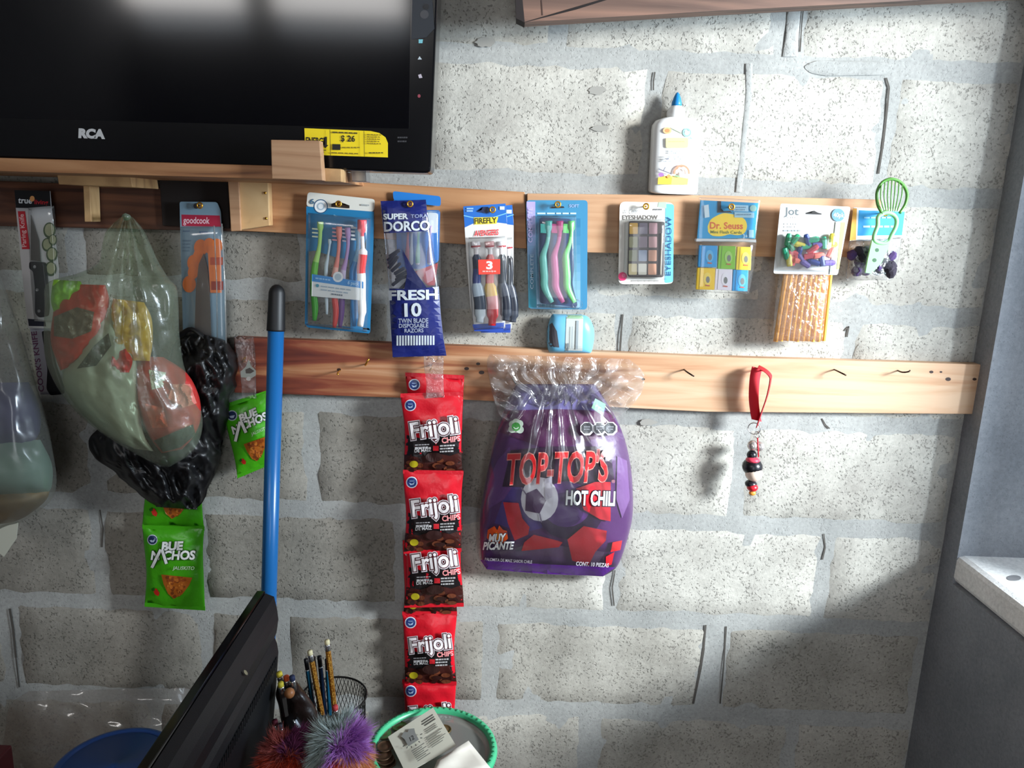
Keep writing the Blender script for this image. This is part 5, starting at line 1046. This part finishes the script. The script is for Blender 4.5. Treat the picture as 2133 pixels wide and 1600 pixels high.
tube('clip', [P(610, 1500, .37), P(617, 1512, .37)], .0014, SILVER, pn, 6); tube('barrel', [P(615, 1500, .36), P(622, 1516, .36)], [.002, .0036], M((214, 218, 224), .3), pn, 8); tube('grip', [P(622, 1516, .36), P(640, 1570, .36)], .0038, M((40, 120, 210), .3), pn, 8)

# fluffy pompoms: fur is a mass of fine tapered hairs on a soft ball
def fluff(label, c, r, colour, n, seed, stalk):
    h = thing('fluffy_pompom', label, 'pompom', c-Vector((0, 0, r))); rr = random.Random(seed)
    bm = bmesh.new(); bmesh.ops.create_icosphere(bm, subdivisions=3, radius=r*.62, matrix=Matrix.Translation(c)); mats = [M(k, .9) for k in colour[0]]
    for f in bm.faces: f.material_index = colour[1]((f.calc_center_median()-c)/r, rr)
    frombm('core', bm, mats, h, True)
    vs, fs, idx = [], [], []
    for k in range(n):
        z = rr.uniform(-1, 1); a = rr.uniform(0, 6.283); s_ = math.sqrt(1-z*z); u = Vector((s_*math.cos(a), s_*math.sin(a), z)); ln_ = r*(.86+.28*rr.random())
        side = u.cross(Vector((rr.random()-.5, rr.random()-.5, rr.random()-.5))).normalized(); bend = (Vector((rr.random()-.5, rr.random()-.5, rr.random()-.6))+Vector((noise.noise(u*2.3+c*9), noise.noise(u*2.3+c*5), noise.noise(u*2.3+c*3)-.1))*1.4)*r*.26
        w_ = r*.014; b = len(vs); p0 = c+u*r*.55; p1 = c+u*(r*.55+ln_)*.5+bend*.3; p2 = c+u*ln_+bend
        vs += [p0-side*w_, p0+side*w_, p1+side*w_*.8, p1-side*w_*.8, p2]; fs += [(b, b+1, b+2, b+3), (b+3, b+2, b+4)]; m_ = colour[1](u, rr); idx += [m_, m_]
    f = mesh('fur', vs, fs, mats, h, True, idx); f['kind'] = 'stuff'
    tube('stalk', [c-Vector((0, 0, r*.6)), stalk], .003, M((60, 50, 60), .5), h, 8)
cA = P(600, 1578, .46); cB = P(706, 1558, .46)
def low(u): return -.83*u.z-.5*u.y
def colA(u, rr):
    g = low(u)+rr.uniform(-.2, .2)
    return 1 if g < -.25 and u.x > -.1 else 2 if g < -.05 else 0
def colB(u, rr):
    g, j = low(u), rr.uniform(-.16, .16)
    if u.x*.85+g*.5+j < -.12: return 0
    if g > .32+j-.2*u.x: return 2 if u.x < .35+j else 3
    return 1
fluff('orange-red fluffy pompom with a plum top, beside the monitor', cA, .040, ([(214, 80, 50), (130, 60, 104), (190, 96, 88)], colA), 9000, 1, cA-Vector((0, -.02, .12)))
fluff('grey, lilac and orange fluffy pompom beside the coin tray', cB, .046, ([(176, 188, 184), (190, 128, 206), (232, 100, 70), (242, 168, 110)], colB), 10000, 2, cB-Vector((0, -.02, .12)))

# coin tray
TZ = P(902, 1556, .205).z; TC = P(902, 1556, .205); TR = .1085
p = thing('coin_tray', 'round grey tray with a green embossed rim, holding coins and papers', 'tray', (TC.x, TC.y, CAB))
lathe('body', [(.001, CAB-TZ), (.07, CAB-TZ), (.072, CAB-TZ+.003), (TR*.84, -.020), (TR*.84, -.0165)], (TC.x, TC.y, TZ), M((120, 126, 122), .4), p, 48)
lathe('dish', [(.001, -.016), (TR*.86, -.016), (TR*.90, -.002), (TR*.905, -.004), (TR*.85, -.009), (TR*.8, -.010), (.0005, -.010)], (TC.x, TC.y, TZ), film((.9, .92, .9), .62, (.42, .42, .38), .10, .2, 'grey_translucent'), p, 64)
GR = M((72, 182, 130), .35)
lathe('rim', [(TR*.885, -.008), (TR*.89, .001), (TR*.93, .003), (TR*.985, .001), (TR, -.005), (TR*.985, -.012), (TR*.90, -.010), (TR*.885, -.008)], (TC.x, TC.y, TZ), GR, p, 72, caps=False)
vs, fs = [], []
for k in range(56):
    a = 2*math.pi*k/56; c = TC+Vector((math.cos(a), math.sin(a), 0))*TR*.937+Vector((0, 0, .003)); u = Vector((math.cos(a), math.sin(a), 0)); v = Vector((-u.y, u.x, 0)); b = len(vs)
    for j in range(8):
        t = j*math.pi/4; vs.append(c+u*.0033*math.cos(t)+v*.0036*math.sin(t))
    for j in range(8):
        t = j*math.pi/4; vs.append(c+u*.0018*math.cos(t)+v*.002*math.sin(t)+Vector((0, 0, .0013)))
    fs += [(b+j, b+(j+1) % 8, b+8+(j+1) % 8, b+8+j) for j in range(8)]
mesh('embossing', vs, fs, M((48, 150, 104), .4), p)['kind'] = 'stuff'
CO = [M((150, 134, 100), .4, .6), M((96, 72, 54), .45, .6), M((120, 98, 66), .4, .6)]
def coin(x, y, dz, k, r, label):
    c = PZ(x, y, TZ-.008+dz); h = lathe('coin', [(r*.3, 0), (r*.97, 0), (r, .0004), (r, .0018), (r*.95, .0022), (r*.86, .0022), (r*.84, .0016), (r*.4, .0016), (r*.36, .0020), (.0003, .0020)], c, CO[k], None, 28); tag(h, label, 'coin', 'coins in the green-rimmed tray'); return h
for x, y, dz, k, r, l in [(798, 1530, .000, 0, .0150, 'pale brass coin at the left of the tray, above the dark pile'), (832, 1514, .000, 2, .0135, 'brass coin farthest back at the left, behind the receipt'), (925, 1521, .000, 2, .0130, 'brass coin showing behind the right side of the receipt'), (806, 1590, .0, 1, .0150, 'dark copper coin at the bottom of the pile'), (802, 1582, .0024, 1, .0155, 'dark copper coin second from the bottom of the pile'), (798, 1573, .0048, 1, .0150, 'dark copper coin second from the top of the pile'), (802, 1556, .0072, 1, .0140, 'dark copper coin on top of the pile')]: coin(x, y, dz, k, r, l)
# papers
PA = M((226, 222, 202), .7); S = plane_through(PZ(902, 1474, TZ+.014), PZ(808, 1535, TZ+.004), PZ(950, 1552, TZ+.020))
p = thing('paper_card', 'cream printed card with a drawn shirt, lying in the coin tray', 'paper', S(880, 1540))
vs = [S(*q) for q in [(902, 1474), (808, 1535), (846, 1612), (950, 1553)]]; nn = (vs[1]-vs[0]).cross(vs[2]-vs[0]).normalized()*.0005; nn = nn if nn.dot(CAM-vs[0]) < 0 else -nn
mesh('sheet', vs+[v+nn for v in vs], [(0, 1, 2, 3), (7, 6, 5, 4), (0, 4, 5, 1), (1, 5, 6, 2), (2, 6, 7, 3), (3, 7, 4, 0)], PA, p)
pr = Print(S, step=.0002, rough=.7); ax_, ay_ = Vector((94, -61)).normalized(), Vector((44, 72)).normalized(); o0 = Vector((808, 1535))
def L2(u, v): q = o0+ax_*u+ay_*v; return (q.x, q.y)
INK = (96, 94, 86)
for k, (a, b_) in enumerate(((76, 104), (74, 104), (78, 104))): pr.line(L2(a, 12+k*5), L2(b_, 12+k*5), 2.6, INK)
for k in range(3): pr.line(L2(72, 30+k*4), L2(100, 30+k*4), 1.4, (140, 138, 128))
for k in range(6): pr.line(L2(66, 46+k*4.4), L2(106-(k % 3)*6, 46+k*4.4), 1.5, (130, 128, 118))
pr.poly([L2(24, 14), (L2(34, 10)), L2(40, 14), L2(46, 10), L2(56, 15), L2(53, 24), L2(52, 40), L2(26, 40), L2(27, 24)], (150, 150, 144)).text('12', L2(36, 34), L2(46, 34), 9, (70, 70, 66), .01, shear=.2)
for k in range(7): a = k*.45+.2; pr.line(L2(40+20*math.cos(a), 30+14*math.sin(a)), L2(40+25*math.cos(a), 30+18*math.sin(a)), 1.6, (60, 60, 56))
for k in range(7): pr.line(L2(26, 52+k*4), L2(58-(k % 2)*8, 52+k*4), 1.6, (120, 118, 110))
pr.build('print', p)
vs, fs = [], []; S2 = plane_through(PZ(974, 1546, TZ+.030), PZ(894, 1602, TZ+.018), PZ(1018, 1600, TZ+.012))
q0, q1, q2, q3 = [Vector(q) for q in ((911, 1583), (976, 1543), (1022, 1600), (896, 1620))]
for i in range(9):
    for j in range(7):
        a = q0+(q1-q0)*i/8; b_ = q3+(q2-q3)*i/8; q = a+(b_-a)*j/6; vs.append(S2(q.x, q.y, .006*math.sin(i*.7)*math.sin(j*.8)))
for i in range(8):
    for j in range(6): a = i*7+j; fs.append((a, a+1, a+8, a+7))
o = tag(mesh('folded_slip', vs, fs, M((222, 214, 200), .7), None, True), 'curled blank cream paper slip on top of the printed card', 'paper'); sm = o.modifiers.new('thick', 'SOLIDIFY'); sm.thickness = .0006

# blue-lidded tub at lower left, clear plastic behind it
LZ = P(238, 1592, .38); lr = .083
p = thing('tub', 'round tub with a flat blue lid at the lower left', 'tub', (LZ.x, LZ.y, CAB))
BLU = M((42, 84, 158), .4)
lathe('lid', [(lr*.97, -.014), (lr, -.013), (lr, -.004), (lr*.985, -.001), (lr*.93, 0), (lr*.90, -.0005), (lr*.885, -.003), (lr*.86, -.0035), (lr*.845, -.001), (.006, -.001), (.005, .0006), (.0005, .0006)], LZ, BLU, p, 64)
lathe('body', [(lr*.85, 0), (lr*.86, .002), (lr*.94, LZ.z-CAB-.012)], (LZ.x, LZ.y, CAB), M((190, 190, 186), .4), p, 48)
sb = Bag([(60, 1440, 420, 1432, .004), (20, 1470, 440, 1466, .02), (10, 1520, 450, 1516, .03), (0, 1580, 450, 1580, .03), (-10, 1650, 450, 1650, .02), (-10, 1720, 450, 1720, .004)], .12, .012, .014, 81, 2.4, .5, .2, ridge=True, edge=.5)
tag(sb.build('plastic_sheet', film((.93, .91, .88), .34, (.45, .40, .37), .16, .14, 'hazy_sheet'), None, 36, 40, backface=False), 'hazy clear plastic sheet propped behind the blue-lidded tub', 'plastic sheet')
rb = P(-10, 1580, .30); tag(box('storage_box', (rb.x-.10, rb.y-.06, CAB), (P(-92, 1590, .36).x, rb.y+.06, P(4, 1550, .24).z), M((92, 26, 34), .5), None, .003), 'dark red box just showing in the lower left corner', 'box')
